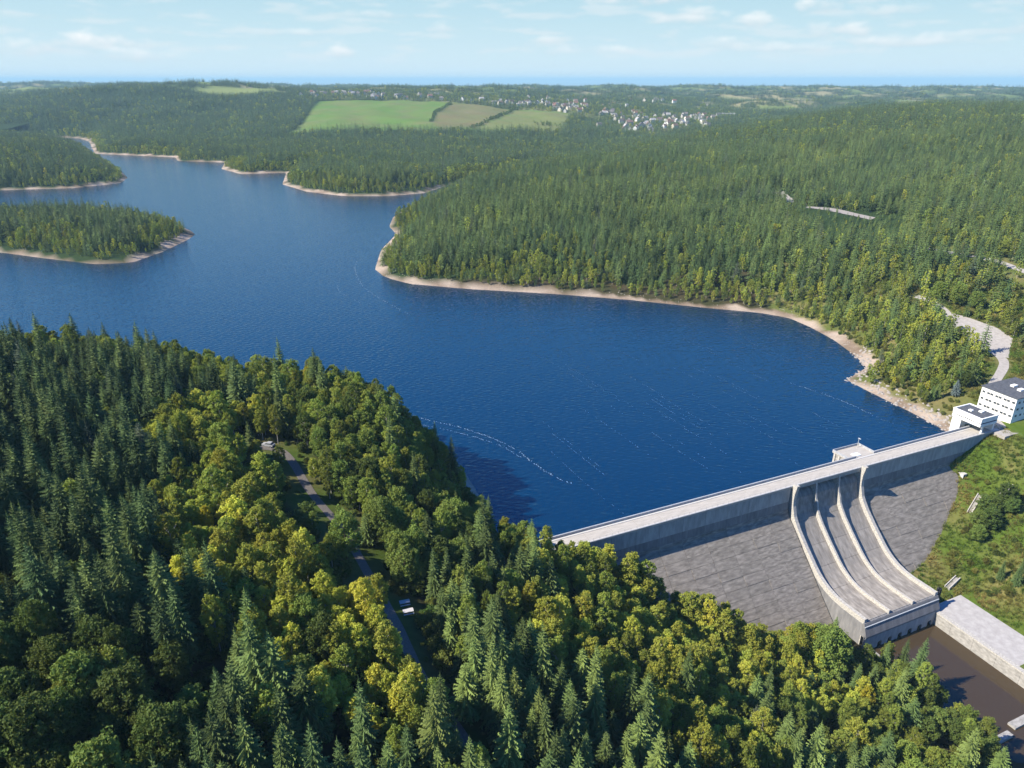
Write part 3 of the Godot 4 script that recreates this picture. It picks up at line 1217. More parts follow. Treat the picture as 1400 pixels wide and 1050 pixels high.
func curve_points(from := 0) -> PackedVector2Array:
	var p := PackedVector2Array()
	for i in range(from, SURFACE.size()):
		p.append(Vector2(SURFACE[i][0], SURFACE[i][1]))
	return p


func raised(p: PackedVector2Array, by: float, end_by: float) -> PackedVector2Array:
	var o := PackedVector2Array()
	for i in p.size():
		var d := (p[mini(i + 1, p.size() - 1)] - p[maxi(i - 1, 0)]).normalized()
		o.append(p[i] + Vector2(-d.y, d.x) * lerpf(by, end_by, float(i) / p.size()))
	return o


func build_dam() -> void:
	var dam := thing("dam", "long grey concrete gravity dam holding back the blue lake", "dam", Transform3D(Basis(U, Vector3.UP, N), dam_at(200, 0, 0)))
	var stretches := [[74.0, 195.0], [233.7, 316.0]]
	for e in stretches:
		var st := Shape.new()
		st.prism(PackedVector2Array([Vector2(-6.3, 4.3), Vector2(-0.4, 4.3), Vector2(-0.15, -1.8), Vector2(0.1, -5), Vector2(0.55, -6.8), Vector2(1.5, -8.4), Vector2(33, -41), Vector2(33, -48), Vector2(-6.3, -48)]), e[0] - 200 + 0.2, e[1] - 200 - 0.2)
		part(dam, "core", st.done(M.lower))
		var count := int(round((e[1] - e[0]) / 10.0))
		var w: float = (e[1] - e[0]) / count
		for k in count:
			var a: float = e[0] - 200 + w * k + 0.05
			var b: float = a + w - 0.1
			var s1 := Shape.new()
			s1.prism(PackedVector2Array([Vector2(-0.5, 4.3), Vector2(0.0, 4.3), Vector2(0.06, -1.85), Vector2(-0.3, -1.85)]), a, b)
			part(dam, "wall_panel", s1.done(M.upper))
			var s2 := Shape.new()
			s2.prism(PackedVector2Array([Vector2(-0.4, -1.9), Vector2(-0.05, -1.9), Vector2(0.3, -5.1), Vector2(-0.1, -5.1)]), a, b)
			part(dam, "lower_panel", s2.done(M.lower))
			var lifts := 12
			for l in lifts:
				var y0 := lerpf(-8.1, -41.3, float(l) / lifts)
				var y1 := lerpf(-8.1, -41.3, float(l + 1) / lifts) + 0.06
				var z0 := 1.8 + (-8.1 - y0) / 1.031
				var z1 := 1.8 + (-8.1 - y1) / 1.031
				var s3 := Shape.new()
				var proud := 0.03 * float((k * 7 + l * 5) % 4)
				if l == 0:
					s3.prism(PackedVector2Array([Vector2(-0.2, -5.15), Vector2(0.32, -5.15), Vector2(0.75, -6.6), Vector2(1.8, -8.1), Vector2(z1, y1), Vector2(z1 - 0.6, y1 - 0.5), Vector2(1.0, -9.0)]), a, b)
				else:
					s3.prism(PackedVector2Array([Vector2(z0 + proud, y0 + proud), Vector2(z1 + proud, y1 + proud), Vector2(z1 - 0.6, y1 - 0.55), Vector2(z0 - 0.6, y0 - 0.55)]), a, b)
				part(dam, "face_block", s3.done([M.face, M.face_b, M.face_c][(k * 2 + l * 3 + (k * l) % 2) % 3]))
	# the crest
	var n_deck := 25
	for k in n_deck:
		var a := 66.0 - 200.0 + k * 10.0
		var st := Shape.new()
		st.span(Vector3(a + 0.03, 4.34, -6.6), Vector3(a + 9.97, 5.0, 0.4))
		part(dam, "deck_slab", st.done(M.deck))
		st = Shape.new()
		st.span(Vector3(a + 0.02, 5.0, -0.35), Vector3(a + 9.98, 5.2, 0.36))
		part(dam, "kerb", st.done(M.kerb))
		if k < 24:
			st = Shape.new()
			st.span(Vector3(a + 0.02, 5.0, -6.1), Vector3(a + 9.98, 5.16, -5.3))
			part(dam, "footway", st.done(M.kerb))
		if not (a + 200 > 226 and a + 200 < 242) and k < 24:
			st = Shape.new()
			st.span(Vector3(a + 0.03, 5.0, -6.58), Vector3(a + 9.97, 6.0, -6.25))
			st.span(Vector3(a + 0.01, 6.0, -6.66), Vector3(a + 9.99, 6.12, -6.17))
			part(dam, "parapet_section", st.done(M.parapet))
	var rail := Shape.new()
	for k in 100:
		var x := -133.0 + k * 2.5
		rail.tube(Vector3(x, 5.2, 0.05), Vector3(x, 6.15, 0.05), 0.035, 0.035, 4)
	for y in [5.65, 6.15]:
		rail.tube(Vector3(-134, y, 0.05), Vector3(115, y, 0.05), 0.03, 0.03, 4)
	part(dam, "railing", rail.done(M.steel))
	# the spillway: solid below, slabs in three bays, four walls
	var core := curve_points()
	core = raised(core, -0.7, -0.7)
	core.insert(0, Vector2(-1.6, -0.2))
	core.insert(0, Vector2(-3.0, 0.35))
	core.insert(0, Vector2(-4.6, -0.1))
	core.insert(0, Vector2(-6.2, -2.0))
	core.append(Vector2(41.4, -48))
	core.append(Vector2(-6.2, -48))
	var c := Shape.new()
	c.prism(core, -4.6, 32.6)
	part(dam, "spillway_core", c.done(M.lower))
	var walls := [[195.5, 196.9, true], [207.6, 208.4, false], [219.7, 220.5, false], [231.7, 233.1, true]]
	var top := PackedVector2Array([Vector2(-4.6, 0.5), Vector2(-3.0, 0.95), Vector2(-1.6, 0.45), Vector2(-0.7, -0.3)])
	top.append_array(curve_points())
	var cuts := [0, 4, 8, 10, 11, 14, 17]
	for b in 3:
		var x0: float = walls[b][1] - 200
		var x1: float = walls[b + 1][0] - 200
		for k in cuts.size() - 1:
			var piece := PackedVector2Array()
			for i in range(cuts[k], cuts[k + 1] + 1):
				piece.append(top[i])
			var d := (piece[piece.size() - 1] - piece[piece.size() - 2]).normalized()
			piece[piece.size() - 1] -= d * 0.08
			var under := raised(piece, -0.75, -0.75)
			under.reverse()
			piece.append_array(under)
			var st := Shape.new()
			st.prism(piece, x0, x1)
			part(dam, "chute_slab", st.done(M.chute))
		# the bridge over the bay
		var g := Shape.new()
		g.span(Vector3(x0, 3.5, -5.9), Vector3(x1, 4.34, -5.2))
		g.span(Vector3(x0, 3.3, -0.5), Vector3(x1, 4.34, 0.2))
		part(dam, "bridge_beam", g.done(M.upper))
	for w in walls:
		var base := curve_points(2)
		var up := raised(base, 2.0, 1.3)
		var o := PackedVector2Array()
		if w[2]:
			o.append_array(PackedVector2Array([Vector2(-6.2, 4.3), Vector2(0.4, 4.3), Vector2(0.42, 6.0), Vector2(2.5, 6.0), Vector2(2.35, 4.6), Vector2(1.95, 2.4), Vector2(1.85, -0.5), Vector2(2.15, -3.0)]))
		else:
			o.append_array(PackedVector2Array([Vector2(-6.2, 4.3), Vector2(0.3, 4.3), Vector2(0.75, 2.0), Vector2(1.1, -0.5), Vector2(1.8, -3.0)]))
		o.append_array(up)
		o.append(Vector2(41.9, -26.8))
		o.append(Vector2(41.9, -47.0))
		o.append(Vector2(-6.2, -47.0))
		var st := Shape.new()
		st.prism(o, w[0] - 200, w[1] - 200)
		part(dam, "training_wall", st.done(M.white))
	# the lip of the spillway and the arcade below it
	var lip := Shape.new()
	lip.prism(PackedVector2Array([Vector2(41.55, -28.4), Vector2(42.2, -28.4), Vector2(42.5, -29.0), Vector2(44.1, -33.2), Vector2(44.1, -33.8), Vector2(41.55, -33.8)]), -4.7, 33.3)
	part(dam, "lip_beam", lip.done(M.lower))
	var ledge := Shape.new()
	ledge.span(Vector3(-4.7, -29.8, 42.6), Vector3(33.3, -29.5, 43.0))
	part(dam, "ledge", ledge.done(M.steel))
	var lrail := Shape.new()
	for k in 19:
		lrail.tube(Vector3(-4.5 + k * 2.1, -28.4, 41.9), Vector3(-4.5 + k * 2.1, -27.5, 41.9), 0.04, 0.04, 4)
	lrail.tube(Vector3(-4.5, -27.5, 41.9), Vector3(33.3, -27.5, 41.9), 0.035, 0.035, 4)
	part(dam, "lip_railing", lrail.done(M.steel))
	var arcade := PackedVector2Array([Vector2(-4.7, -33.8), Vector2(-4.7, -43)])
	for k in 7:
		var m := -1.6 + k * 5.2
		arcade.append(Vector2(m - 1.05, -43))
		arcade.append(Vector2(m - 1.05, -38.6))
		for i in 7:
			var t := PI - PI * i / 6.0
			arcade.append(Vector2(m + cos(t) * 1.05, -38.6 + sin(t) * 1.05))
		arcade.append(Vector2(m + 1.05, -38.6))
		arcade.append(Vector2(m + 1.05, -43))
	arcade.append(Vector2(33.3, -43))
	arcade.append(Vector2(33.3, -33.8))
	var clean := PackedVector2Array()
	for q in arcade:
		if clean.is_empty() or clean[clean.size() - 1].distance_to(q) > 0.01:
			clean.append(q)
	var ar := Shape.new()
	ar.plate(clean, 43.2, 43.95)
	part(dam, "arcade", ar.done(M.upper))
	# the intake tower on the lake side
	var tower := Shape.new()
	tower.span(Vector3(32.4, -12, -14.2), Vector3(46.2, 4.5, -6.62))
	part(dam, "intake_tower", tower.done(M.pale))
	tower = Shape.new()
	tower.span(Vector3(31.8, 4.5, -14.8), Vector3(46.7, 5.05, -6.62))
	part(dam, "tower_platform", tower.done(M.deck))
	for k in 4:
		var rib := Shape.new()
		rib.span(Vector3(31.95, -12, -14.1 + k * 2.3), Vector3(32.4, 4.5, -13.2 + k * 2.3))
		part(dam, "tower_rib", rib.done(M.white))
	var edge := Shape.new()
	edge.span(Vector3(31.8, 5.05, -14.8), Vector3(46.7, 5.95, -14.5))
	edge.span(Vector3(46.4, 5.05, -14.5), Vector3(46.7, 5.95, -6.6))
	edge.span(Vector3(31.8, 5.05, -14.5), Vector3(32.1, 5.95, -6.6))
	part(dam, "tower_parapet", edge.done(M.parapet))
	var hatch := Shape.new()
	hatch.span(Vector3(36.6, 5.05, -9.6), Vector3(40.0, 5.35, -7.2))
	part(dam, "tower_hatch", hatch.done(plain(0.62, 0.68, 0.74, 0.35)))
	var mast := Shape.new()
	mast.tube(Vector3(44.3, 5.05, -13.2), Vector3(44.3, 9.2, -13.2), 0.12, 0.08, 6)
	mast.box(Vector3(44.3, 9.3, -12.9), Vector3(0.4, 0.22, 1.2))
	part(dam, "lamp_mast", mast.done(M.kerb))


func build_basin() -> void:
	var at := Transform3D(Basis(U, Vector3.UP, N), dam_at(200, 0, 0))
	var pool := Shape.new()
	pool.quad(Vector3(-4.5, -40, 41.5), Vector3(-4.5, -40, 97), Vector3(32.4, -40, 97), Vector3(32.4, -40, 41.5))
	var w := structure("pool_water", pool.done(M.pool), "still brown water of the stilling pool below the spillway")
	w.transform = at
	var wall := thing("basin_wall", "pale concrete retaining wall along the far side of the brown pool", "wall", at)
	for k in 6:
		var st := Shape.new()
		var z0 := 42.0 + k * 8.5
		st.span(Vector3(32.0, -44, z0 + 0.03), Vector3(33.4, -35.0, z0 + 8.47))
		part(wall, "wall_block", st.done(M.pale))
		st = Shape.new()
		st.span(Vector3(31.85, -35.0, z0 + 0.02), Vector3(33.6, -34.4, z0 + 8.48))
		part(wall, "coping_stone", st.done(M.white))
	var near := thing("quay_wall", "low concrete edge of the pool beside the birch wood", "wall", at)
	for k in 5:
		var st := Shape.new()
		st.span(Vector3(-1.6, -44, 44 + k * 8.5 + 0.03), Vector3(-0.9, -39.0, 52.5 + k * 8.5 - 0.03))
		part(near, "wall_block", st.done(M.pale))
	var sill := thing("end_sill", "concrete sill closing the end of the brown pool", "wall", at)
	var s := Shape.new()
	s.span(Vector3(-0.8, -44, 87.5), Vector3(9.0, -38.8, 89.5))
	part(sill, "sill_block", s.done(M.pale))
	s = Shape.new()
	s.span(Vector3(12.5, -44, 85.5), Vector3(31.8, -39.2, 88))
	part(sill, "sill_block", s.done(M.pale))
	var prom := Shape.new()
	prom.plate(PackedVector2Array([Vector2(33.62, -37), Vector2(33.62, -34.62), Vector2(49.5, -34.45), Vector2(49.5, -37)]), 41.0, 74.0)
	prom.plate(PackedVector2Array([Vector2(37.2, -37), Vector2(37.2, -34.5), Vector2(42.5, -34.47), Vector2(42.5, -37)]), 74.02, 98.0)
	var p := structure("pavement", prom.done(M.paving), "light grey paved terrace beside the pool")
	p.transform = at
	for e in [[33.62, 37.18], [42.52, 50.0]]:
		var g := Shape.new()
		g.span(Vector3(e[0], -37, 74.02), Vector3(e[1], -34.5, 98))
		var lawn := structure("lawn", g.done(M.grass), "strip of mown grass at the end of the terrace")
		lawn.transform = at
	# the dark ring of the hoist at the end of the last wall
	var hoist := thing("hoist_wheel", "black hoist ring on a stand where the spillway wall ends", "hoist", Transform3D(at.basis, dam_at(233.9, -27, 41.2)))
	var ring := TorusMesh.new()
	ring.inner_radius = 0.55
	ring.outer_radius = 0.85
	ring.rings = 20
	ring.ring_segments = 8
	ring.material = M.dark
	part(hoist, "ring", ring, Transform3D(Basis(Vector3.RIGHT, PI / 2), Vector3(0, 0.9, 0)))
	var leg := Shape.new()
	leg.span(Vector3(-0.15, -8, -0.15), Vector3(0.15, 0.1, 0.15))
	leg.span(Vector3(0.5, -8, -0.5), Vector3(1.7, 0.5, 0.5))
	part(hoist, "stand", leg.done(M.dark))


func stairway(from: Vector3, to: Vector3, label: String) -> void:
	var run := Vector3(to.x - from.x, 0, to.z - from.z)
	var dir := run.normalized()
	var o := thing("stairway", label, "stairs", Transform3D(Basis(dir.cross(Vector3.UP), Vector3.UP, -dir), from), "concrete stairs on the grassy slope beside the dam")
	var rise := to.y - from.y
	var count := int(ceil(run.length() / 0.45))
	for k in count:
		var st := Shape.new()
		var y := rise * (k + 1) / count
		var z := -run.length() * (k + 0.5) / count
		st.box(Vector3(0, y - 0.1, z), Vector3(1.3, 0.9, run.length() / count - 0.03))
		part(o, "step", st.done(M.pale))
	for e in [-0.85, 0.85]:
		var st := Shape.new()
		st.prism(PackedVector2Array([Vector2(0.2, -0.6), Vector2(0.2, 1.0), Vector2(-run.length(), rise + 1.0), Vector2(-run.length(), rise - 0.6)]), e - 0.16, e + 0.16)
		part(o, "side_wall", st.done(M.white))


func build_gatehouse() -> void:
	var at := Transform3D(Basis(U, Vector3.UP, N), dam_at(308, 5, -6.5))
	var o := thing("gatehouse", "white flat-roofed gatehouse on stilts across the end of the dam crest", "building", at)
	# local: x along the dam -5.5..5.5, z -7..6.5
	var st := Shape.new()
	st.span(Vector3(-5.5, 3.7, -7), Vector3(5.5, 4.9, 6.5))
	part(o, "lower_wall", st.done(M.render))
	st = Shape.new()
	st.span(Vector3(-5.2, 4.9, -6.7), Vector3(5.2, 5.6, 6.2))
	part(o, "window_band", st.done(M.dark))
	st = Shape.new()
	st.span(Vector3(-5.5, 5.6, -7), Vector3(5.5, 7.4, 6.5))
	part(o, "upper_wall", st.done(M.render))
	for k in 15:
		var z := -7.0 + 0.12 + k * 0.915
		st = Shape.new()
		st.span(Vector3(-5.5, 4.9, z), Vector3(-5.2, 5.6, z + 0.38))
		part(o, "mullion", st.done(M.render))
	for z in [-6.98, 6.2]:
		st = Shape.new()
		st.span(Vector3(5.2, 4.9, z), Vector3(5.5, 5.6, z + 0.28))
		part(o, "mullion", st.done(M.render))
	var roof := Shape.new()
	roof.span(Vector3(-4.9, 7.4, -6.4), Vector3(4.9, 7.52, 5.9))
	var rf := part(o, "roof", roof.done(M.roofing))
	for e in [[Vector3(-5.6, 7.4, -7.1), Vector3(-5.0, 7.85, 6.6)], [Vector3(5.0, 7.4, -7.1), Vector3(5.6, 7.85, 6.6)], [Vector3(-5.0, 7.4, -7.1), Vector3(5.0, 7.85, -6.5)], [Vector3(-5.0, 7.4, 6.0), Vector3(5.0, 7.85, 6.6)]]:
		st = Shape.new()
		st.span(e[0], e[1])
		part(rf, "roof_edge", st.done(M.render))
	for e in [[-2.0, -2.6, 1.5], [1.0, 0.2, 1.9]]:
		st = Shape.new()
		st.span(Vector3(e[0], 7.52, e[1]), Vector3(e[0] + e[2], 8.1, e[1] + 1.6))
		part(rf, "roof_hatch", st.done(M.render))
	st = Shape.new()
	st.span(Vector3(-5.0, -12, -6.8), Vector3(-1.5, 3.7, -2.6))
	part(o, "pier", st.done(M.render))
	st = Shape.new()
	st.span(Vector3(-3.2, 0, 5.6), Vector3(-2.5, 3.7, 6.3))
	part(o, "pillar", st.done(M.render))
	st = Shape.new()
	st.span(Vector3(4.4, -8, -6.5), Vector3(5.2, 3.7, 6.0))
	part(o, "rear_wall", st.done(M.render))


func build_house_block() -> void:
	var at := Transform3D(Basis(U, Vector3.UP, N), dam_at(338, 4, -9.5))
	var o := thing("operations_building", "large white building with dark flat roof at the end of the dam", "building", at)
	# local x -12..12, z -8.3..8.3, 14 high
	var body := Shape.new()
	body.span(Vector3(-11.85, -6, -8.2), Vector3(12, 13.6, 8.2))
	part(o, "wall", body.done(M.render))
	var roof := Shape.new()
	roof.span(Vector3(-12.3, 13.6, -8.7), Vector3(12.4, 13.95, 8.7))
	var rf := part(o, "roof", roof.done(M.roofing))
	for e in [[-3.0, 2.0], [-1.0, -2.5], [4.0, 3.0]]:
		var k := Shape.new()
		k.span(Vector3(e[0], 13.95, e[1]), Vector3(e[0] + 3.0, 14.7, e[1] + 1.8))
		part(rf, "skylight", k.done(M.render))
	var pane := Shape.new()
	pane.span(Vector3(-0.02, -0.45, -0.62), Vector3(0.02, 0.45, 0.62))
	var pane_mesh := pane.done(M.glass)
	var frame := Shape.new()
	for e in [[Vector3(-0.1, -0.58, -0.75), Vector3(0.1, -0.45, 0.75)], [Vector3(-0.1, 0.45, -0.75), Vector3(0.1, 0.58, 0.75)], [Vector3(-0.1, -0.45, -0.75), Vector3(0.1, 0.45, -0.62)], [Vector3(-0.1, -0.45, 0.62), Vector3(0.1, 0.45, 0.75)]]:
		frame.span(e[0], e[1])
	var frame_mesh := frame.done(M.kerb)
	for row in 3:
		for k in 8:
			var z := -6.9 + k * 1.95 + (0.35 if k % 2 else 0.0)
			var f := part(o, "window", frame_mesh, Transform3D(Basis(), Vector3(-11.86, 11.4 - row * 3.3, z)))
			part(f, "pane", pane_mesh, Transform3D(Basis(), Vector3(0.0, 0, 0)))
	for row in 3:
		for k in 5:
			var f := part(o, "window", frame_mesh, Transform3D(Basis(Vector3.UP, PI / 2), Vector3(-9.5 + k * 3.2, 11.4 - row * 3.3, 8.21)))
			part(f, "pane", pane_mesh, Transform3D(Basis(), Vector3(0.0, 0, 0)))


func build_portal() -> void:
	var o := thing("gallery_portal", "small white doorway hut set against the dam face in the grass", "hut", Transform3D(Basis(U, Vector3.UP, N).scaled(Vector3.ONE * 0.75), dam_at(291.5, -11.6, 5.4)))
	var st := Shape.new()
	st.span(Vector3(-1.4, 0, -2.5), Vector3(-0.9, 2.9, 0.6))
	st.span(Vector3(0.9, 0, -2.5), Vector3(1.4, 2.9, 0.6))
	part(o, "wall", st.done(M.render))
	st = Shape.new()
	st.span(Vector3(-1.6, 2.9, -2.6), Vector3(1.6, 3.2, 0.8))
	part(o, "roof", st.done(M.kerb))
	st = Shape.new()
	st.span(Vector3(-0.9, 0, -0.4), Vector3(0.9, 2.6, -0.3))
	part(o, "door", st.done(M.dark))


# ---------------------------------------------------------------- small things
func picnic_table(at: Vector3, turn: float, label: String) -> void:
	var o := thing("picnic_table", label, "table", Transform3D(Basis(Vector3.UP, turn), at), "picnic tables beside the forest track")
	for k in 6:
		var st := Shape.new()
		st.box(Vector3(0, 0.76, -0.5 + k * 0.2), Vector3(2.5, 0.05, 0.185))
		part(o, "plank", st.done(M.wood))
	for e in [-0.95, 0.95]:
		for k in 2:
			var st := Shape.new()
			st.box(Vector3(0, 0.45, e + (k - 0.5) * 0.17), Vector3(2.5, 0.05, 0.155))
			part(o, "bench_plank", st.done(M.wood))
	for x in [-0.9, 0.9]:
		for e in [-1.0, 1.0]:
			var st := Shape.new()
			st.tube(Vector3(x, -0.2, e * 0.75), Vector3(x, 0.73, e * 0.25), 0.06, 0.06, 4)
			part(o, "leg", st.done(M.bark))
		var st := Shape.new()
		st.box(Vector3(x, 0.39, 0), Vector3(0.08, 0.08, 2.1))
		part(o, "crossbar", st.done(M.bark))


func parked_car(at: Vector3, turn: float, paint: Color, label: String) -> void:
	var o := thing("parked_car", label, "car", Transform3D(Basis(Vector3.UP, turn), at), "cars parked at the end of the track")
	var coat := plain(paint.r, paint.g, paint.b, 0.3)
	coat.clearcoat_enabled = true
	coat.clearcoat = 0.8
	var side := PackedVector2Array([Vector2(-2.1, 0.35), Vector2(-2.15, 0.65), Vector2(-2.0, 0.82), Vector2(-1.0, 0.95), Vector2(1.75, 0.98), Vector2(2.1, 0.88), Vector2(2.15, 0.4), Vector2(2.0, 0.28), Vector2(-1.9, 0.28)])
	var st := Shape.new()
	st.prism(side, -0.86, 0.86)
	part(o, "body", st.done(coat))
	st = Shape.new()
	st.prism(PackedVector2Array([Vector2(-0.95, 0.96), Vector2(-0.3, 1.4), Vector2(1.3, 1.42), Vector2(1.85, 0.98)]), -0.74, 0.74)
	part(o, "window", st.done(M.glass))
	st = Shape.new()
	st.prism(PackedVector2Array([Vector2(-0.4, 1.40), Vector2(-0.25, 1.48), Vector2(1.2, 1.5), Vector2(1.4, 1.42)]), -0.72, 0.72)
	part(o, "roof", st.done(coat))
	for z in [-1.3, 1.35]:
		for e in [-0.8, 0.8]:
			st = Shape.new()
			st.tube(Vector3(e - 0.1, 0.32, z), Vector3(e + 0.1, 0.32, z), 0.32, 0.32, 12)
			var wheel := part(o, "wheel", st.done(M.dark))
			st = Shape.new()
			st.tube(Vector3(e - 0.11, 0.32, z), Vector3(e + 0.11, 0.32, z), 0.18, 0.18, 10)
			part(wheel, "rim", st.done(M.steel))
	for e in [-0.6, 0.6]:
		st = Shape.new()
		st.box(Vector3(e, 0.7, -2.1), Vector3(0.34, 0.14, 0.1))
		part(o, "headlight", st.done(M.kerb))


func village() -> void:
	var r := RandomNumberGenerator.new()
	r.seed = 91
	var walls := [M.render, plain(0.60, 0.56, 0.47), plain(0.5, 0.48, 0.45), plain(0.62, 0.59, 0.55)]
	var roofs := [plain(0.11, 0.105, 0.105), plain(0.20, 0.11, 0.085), plain(0.17, 0.15, 0.14), plain(0.19, 0.125, 0.10), plain(0.33, 0.32, 0.32)]
	var roof_words := ["dark grey", "red-brown", "brown-grey", "red", "pale grey"]
	var shapes := []
	for k in 4:
		var w: float = [9.0, 11.0, 14.0, 8.5][k]
		var d: float = [8.0, 9.0, 9.5, 8.5][k]
		var h: float = [5.0, 6.0, 6.0, 7.0][k]
		var up: float = [4.5, 5.0, 4.5, 5.0][k]
		var a := Shape.new()
		a.prism(PackedVector2Array([Vector2(-d / 2, -2), Vector2(-d / 2, h), Vector2(0, h + up * 0.96), Vector2(d / 2, h), Vector2(d / 2, -2)]), -w / 2, w / 2)
		var b := Shape.new()
		b.prism(PackedVector2Array([Vector2(-d / 2 - 0.6, h - 0.35), Vector2(0, h + up), Vector2(d / 2 + 0.6, h - 0.35), Vector2(d / 2 + 0.6, h), Vector2(0, h + up + 0.4), Vector2(-d / 2 - 0.6, h)]), -w / 2 - 0.5, w / 2 + 0.5)
		var e := Shape.new()
		for row in 2:
			for i in 3:
				for side in [-1, 1]:
					e.box(Vector3((i - 1) * w * 0.3, 1.5 + row * 2.6, side * d / 2), Vector3(1.1, 1.3, 0.12))
		shapes.append([a, b, e])
	var built := {}
	# clusters: x, distance, spread x, spread distance, count, where
	var clusters := [[-620, 2900, 150, 90, 40, "at the top of the meadow"], [-430, 2760, 90, 60, 22, "among trees above the meadow"], [40, 2660, 220, 90, 50, "in the rows above the right-hand field"], [190, 2520, 60, 60, 16, "by the right-hand field"], [365, 2140, 80, 60, 14, "low behind the forest ridge"], [460, 2280, 170, 120, 36, "in the valley village"], [570, 2430, 70, 70, 22, "at the valley village's far end"], [330, 2450, 120, 90, 20, "above the valley village"], [200, 2900, 200, 100, 12, "in the woods behind the village"], [560, 3200, 200, 120, 10, "on the wooded rise"]]
	for c in clusters:
		for k in c[4]:
			var x: float = c[0] + r.randfn() * c[2] * 0.6
			var f: float = c[1] + r.randfn() * c[3] * 0.6
			var q := Vector2(x, f)
			if Geometry2D.is_point_in_polygon(q, A.meadow):
				continue
			var s := r.randi() % 4
			var w := r.randi() % 4
			var t := r.randi() % 5
			var key := "%d %d %d" % [s, w, t]
			if not built.has(key):
				built[key] = [shapes[s][0].done(walls[w]), shapes[s][1].done(roofs[t]), shapes[s][2].done(M.glass)]
			var big := "long" if s == 2 else ("tall" if s == 3 else "small")
			var o := thing("house", "%s pale house with a %s gabled roof %s" % [big, roof_words[t], c[5]], "house", Transform3D(Basis(Vector3.UP, [0.2, 1.75, 0.5, 1.2][r.randi() % 4] + r.randf_range(-0.15, 0.15)).scaled(Vector3.ONE * 1.2), on_ground(x, f)), "houses of the distant village")
			part(o, "wall", built[key][0])
			part(o, "roof", built[key][1])
	# halls and barns
	for e in [[-60, 2690, 46, 16, 6, 0.3, "long white hall behind the middle field"], [30, 2600, 30, 14, 6, 0.2, "white hall at the top of the hedge"], [-300, 2950, 40, 15, 5, 0.1, "long low barn on the brown rise"], [720, 2560, 60, 18, 6, -0.2, "long white hall by the pale field above the ridge"], [-2200, 3950, 110, 40, 9, 0.1, "wide white factory hall far off at the left"], [-2450, 4050, 90, 36, 9, 0.2, "white factory hall beside the pale field far left"], [-560, 3010, 36, 14, 6, 0.2, "white barn on the skyline above the meadow"]]:
		var o := thing("hall", e[6], "building", Transform3D(Basis(Vector3.UP, e[5]), on_ground(e[0], e[1])), "halls and barns in the distance")
		var a := Shape.new()
		a.span(Vector3(-e[2] / 2.0, -3, -e[3] / 2.0), Vector3(e[2] / 2.0, e[4], e[3] / 2.0))
		part(o, "wall", a.done(M.render))
		var b := Shape.new()
		b.prism(PackedVector2Array([Vector2(-e[3] / 2.0 - 0.6, e[4]), Vector2(0, e[4] + 2.5), Vector2(e[3] / 2.0 + 0.6, e[4])]), -e[2] / 2.0 - 0.6, e[2] / 2.0 + 0.6)
		part(o, "roof", b.done(roofs[4]))


func hedgerows() -> void:
	var r := RandomNumberGenerator.new()
	r.seed = 92
	var rows := [[[-228, 2125, -233, 2330, -204, 2600], "dark hedge of trees between the green meadow and the tan field"], [[-110, 1990, -60, 2164, 2, 2478, 20, 2520], "dark hedge of trees between the tan field and the right-hand field"]]
	for e in rows:
		var line := area(e[0])
		var curve := Curve2D.new()
		for q in line:
			curve.add_point(q)
		var o := Node3D.new()
		o.name = numbered("hedge")
		add_child(o)
		tag(o, e[1], "hedge", "hedges across the meadows")
		var mm := MultiMesh.new()
		mm.transform_format = MultiMesh.TRANSFORM_3D
		mm.use_colors = true
		mm.mesh = kinds["far_birch"].whole[0]
		var count := int(curve.get_baked_length() / 4.0)
		mm.instance_count = count
		for k in count:
			var q := curve.sample_baked(k * 4.0) + Vector2(r.randf_range(-4, 4), r.randf_range(-3, 3))
			var s := r.randf_range(0.25, 0.8)
			mm.set_instance_transform(k, Transform3D(Basis(Vector3.UP, r.randf() * TAU).scaled(Vector3(s, s, s)), on_ground(q.x, q.y, -0.3)))
			mm.set_instance_color(k, tint_of("broadleaf", r.randf_range(0, 0.3), r))
		var m := MultiMeshInstance3D.new()
		m.name = "foliage"
		m.multimesh = mm
		m.set_meta("kind", "stuff")
		o.add_child(m)
	var clump := "field_copse"
	for k in 26:
		var x := 100.0 + r.randfn() * 22.0
		var f := 2110.0 + r.randfn() * 14.0
		plant(clump, "far_birch", k % 2, on_ground(x, f), r.randf_range(0.35, 0.75), tint_of("broadleaf", 0.1, r), r)
	commit_forest(clump, "small dark copse standing in the right-hand field", {"far_birch": "trees"})


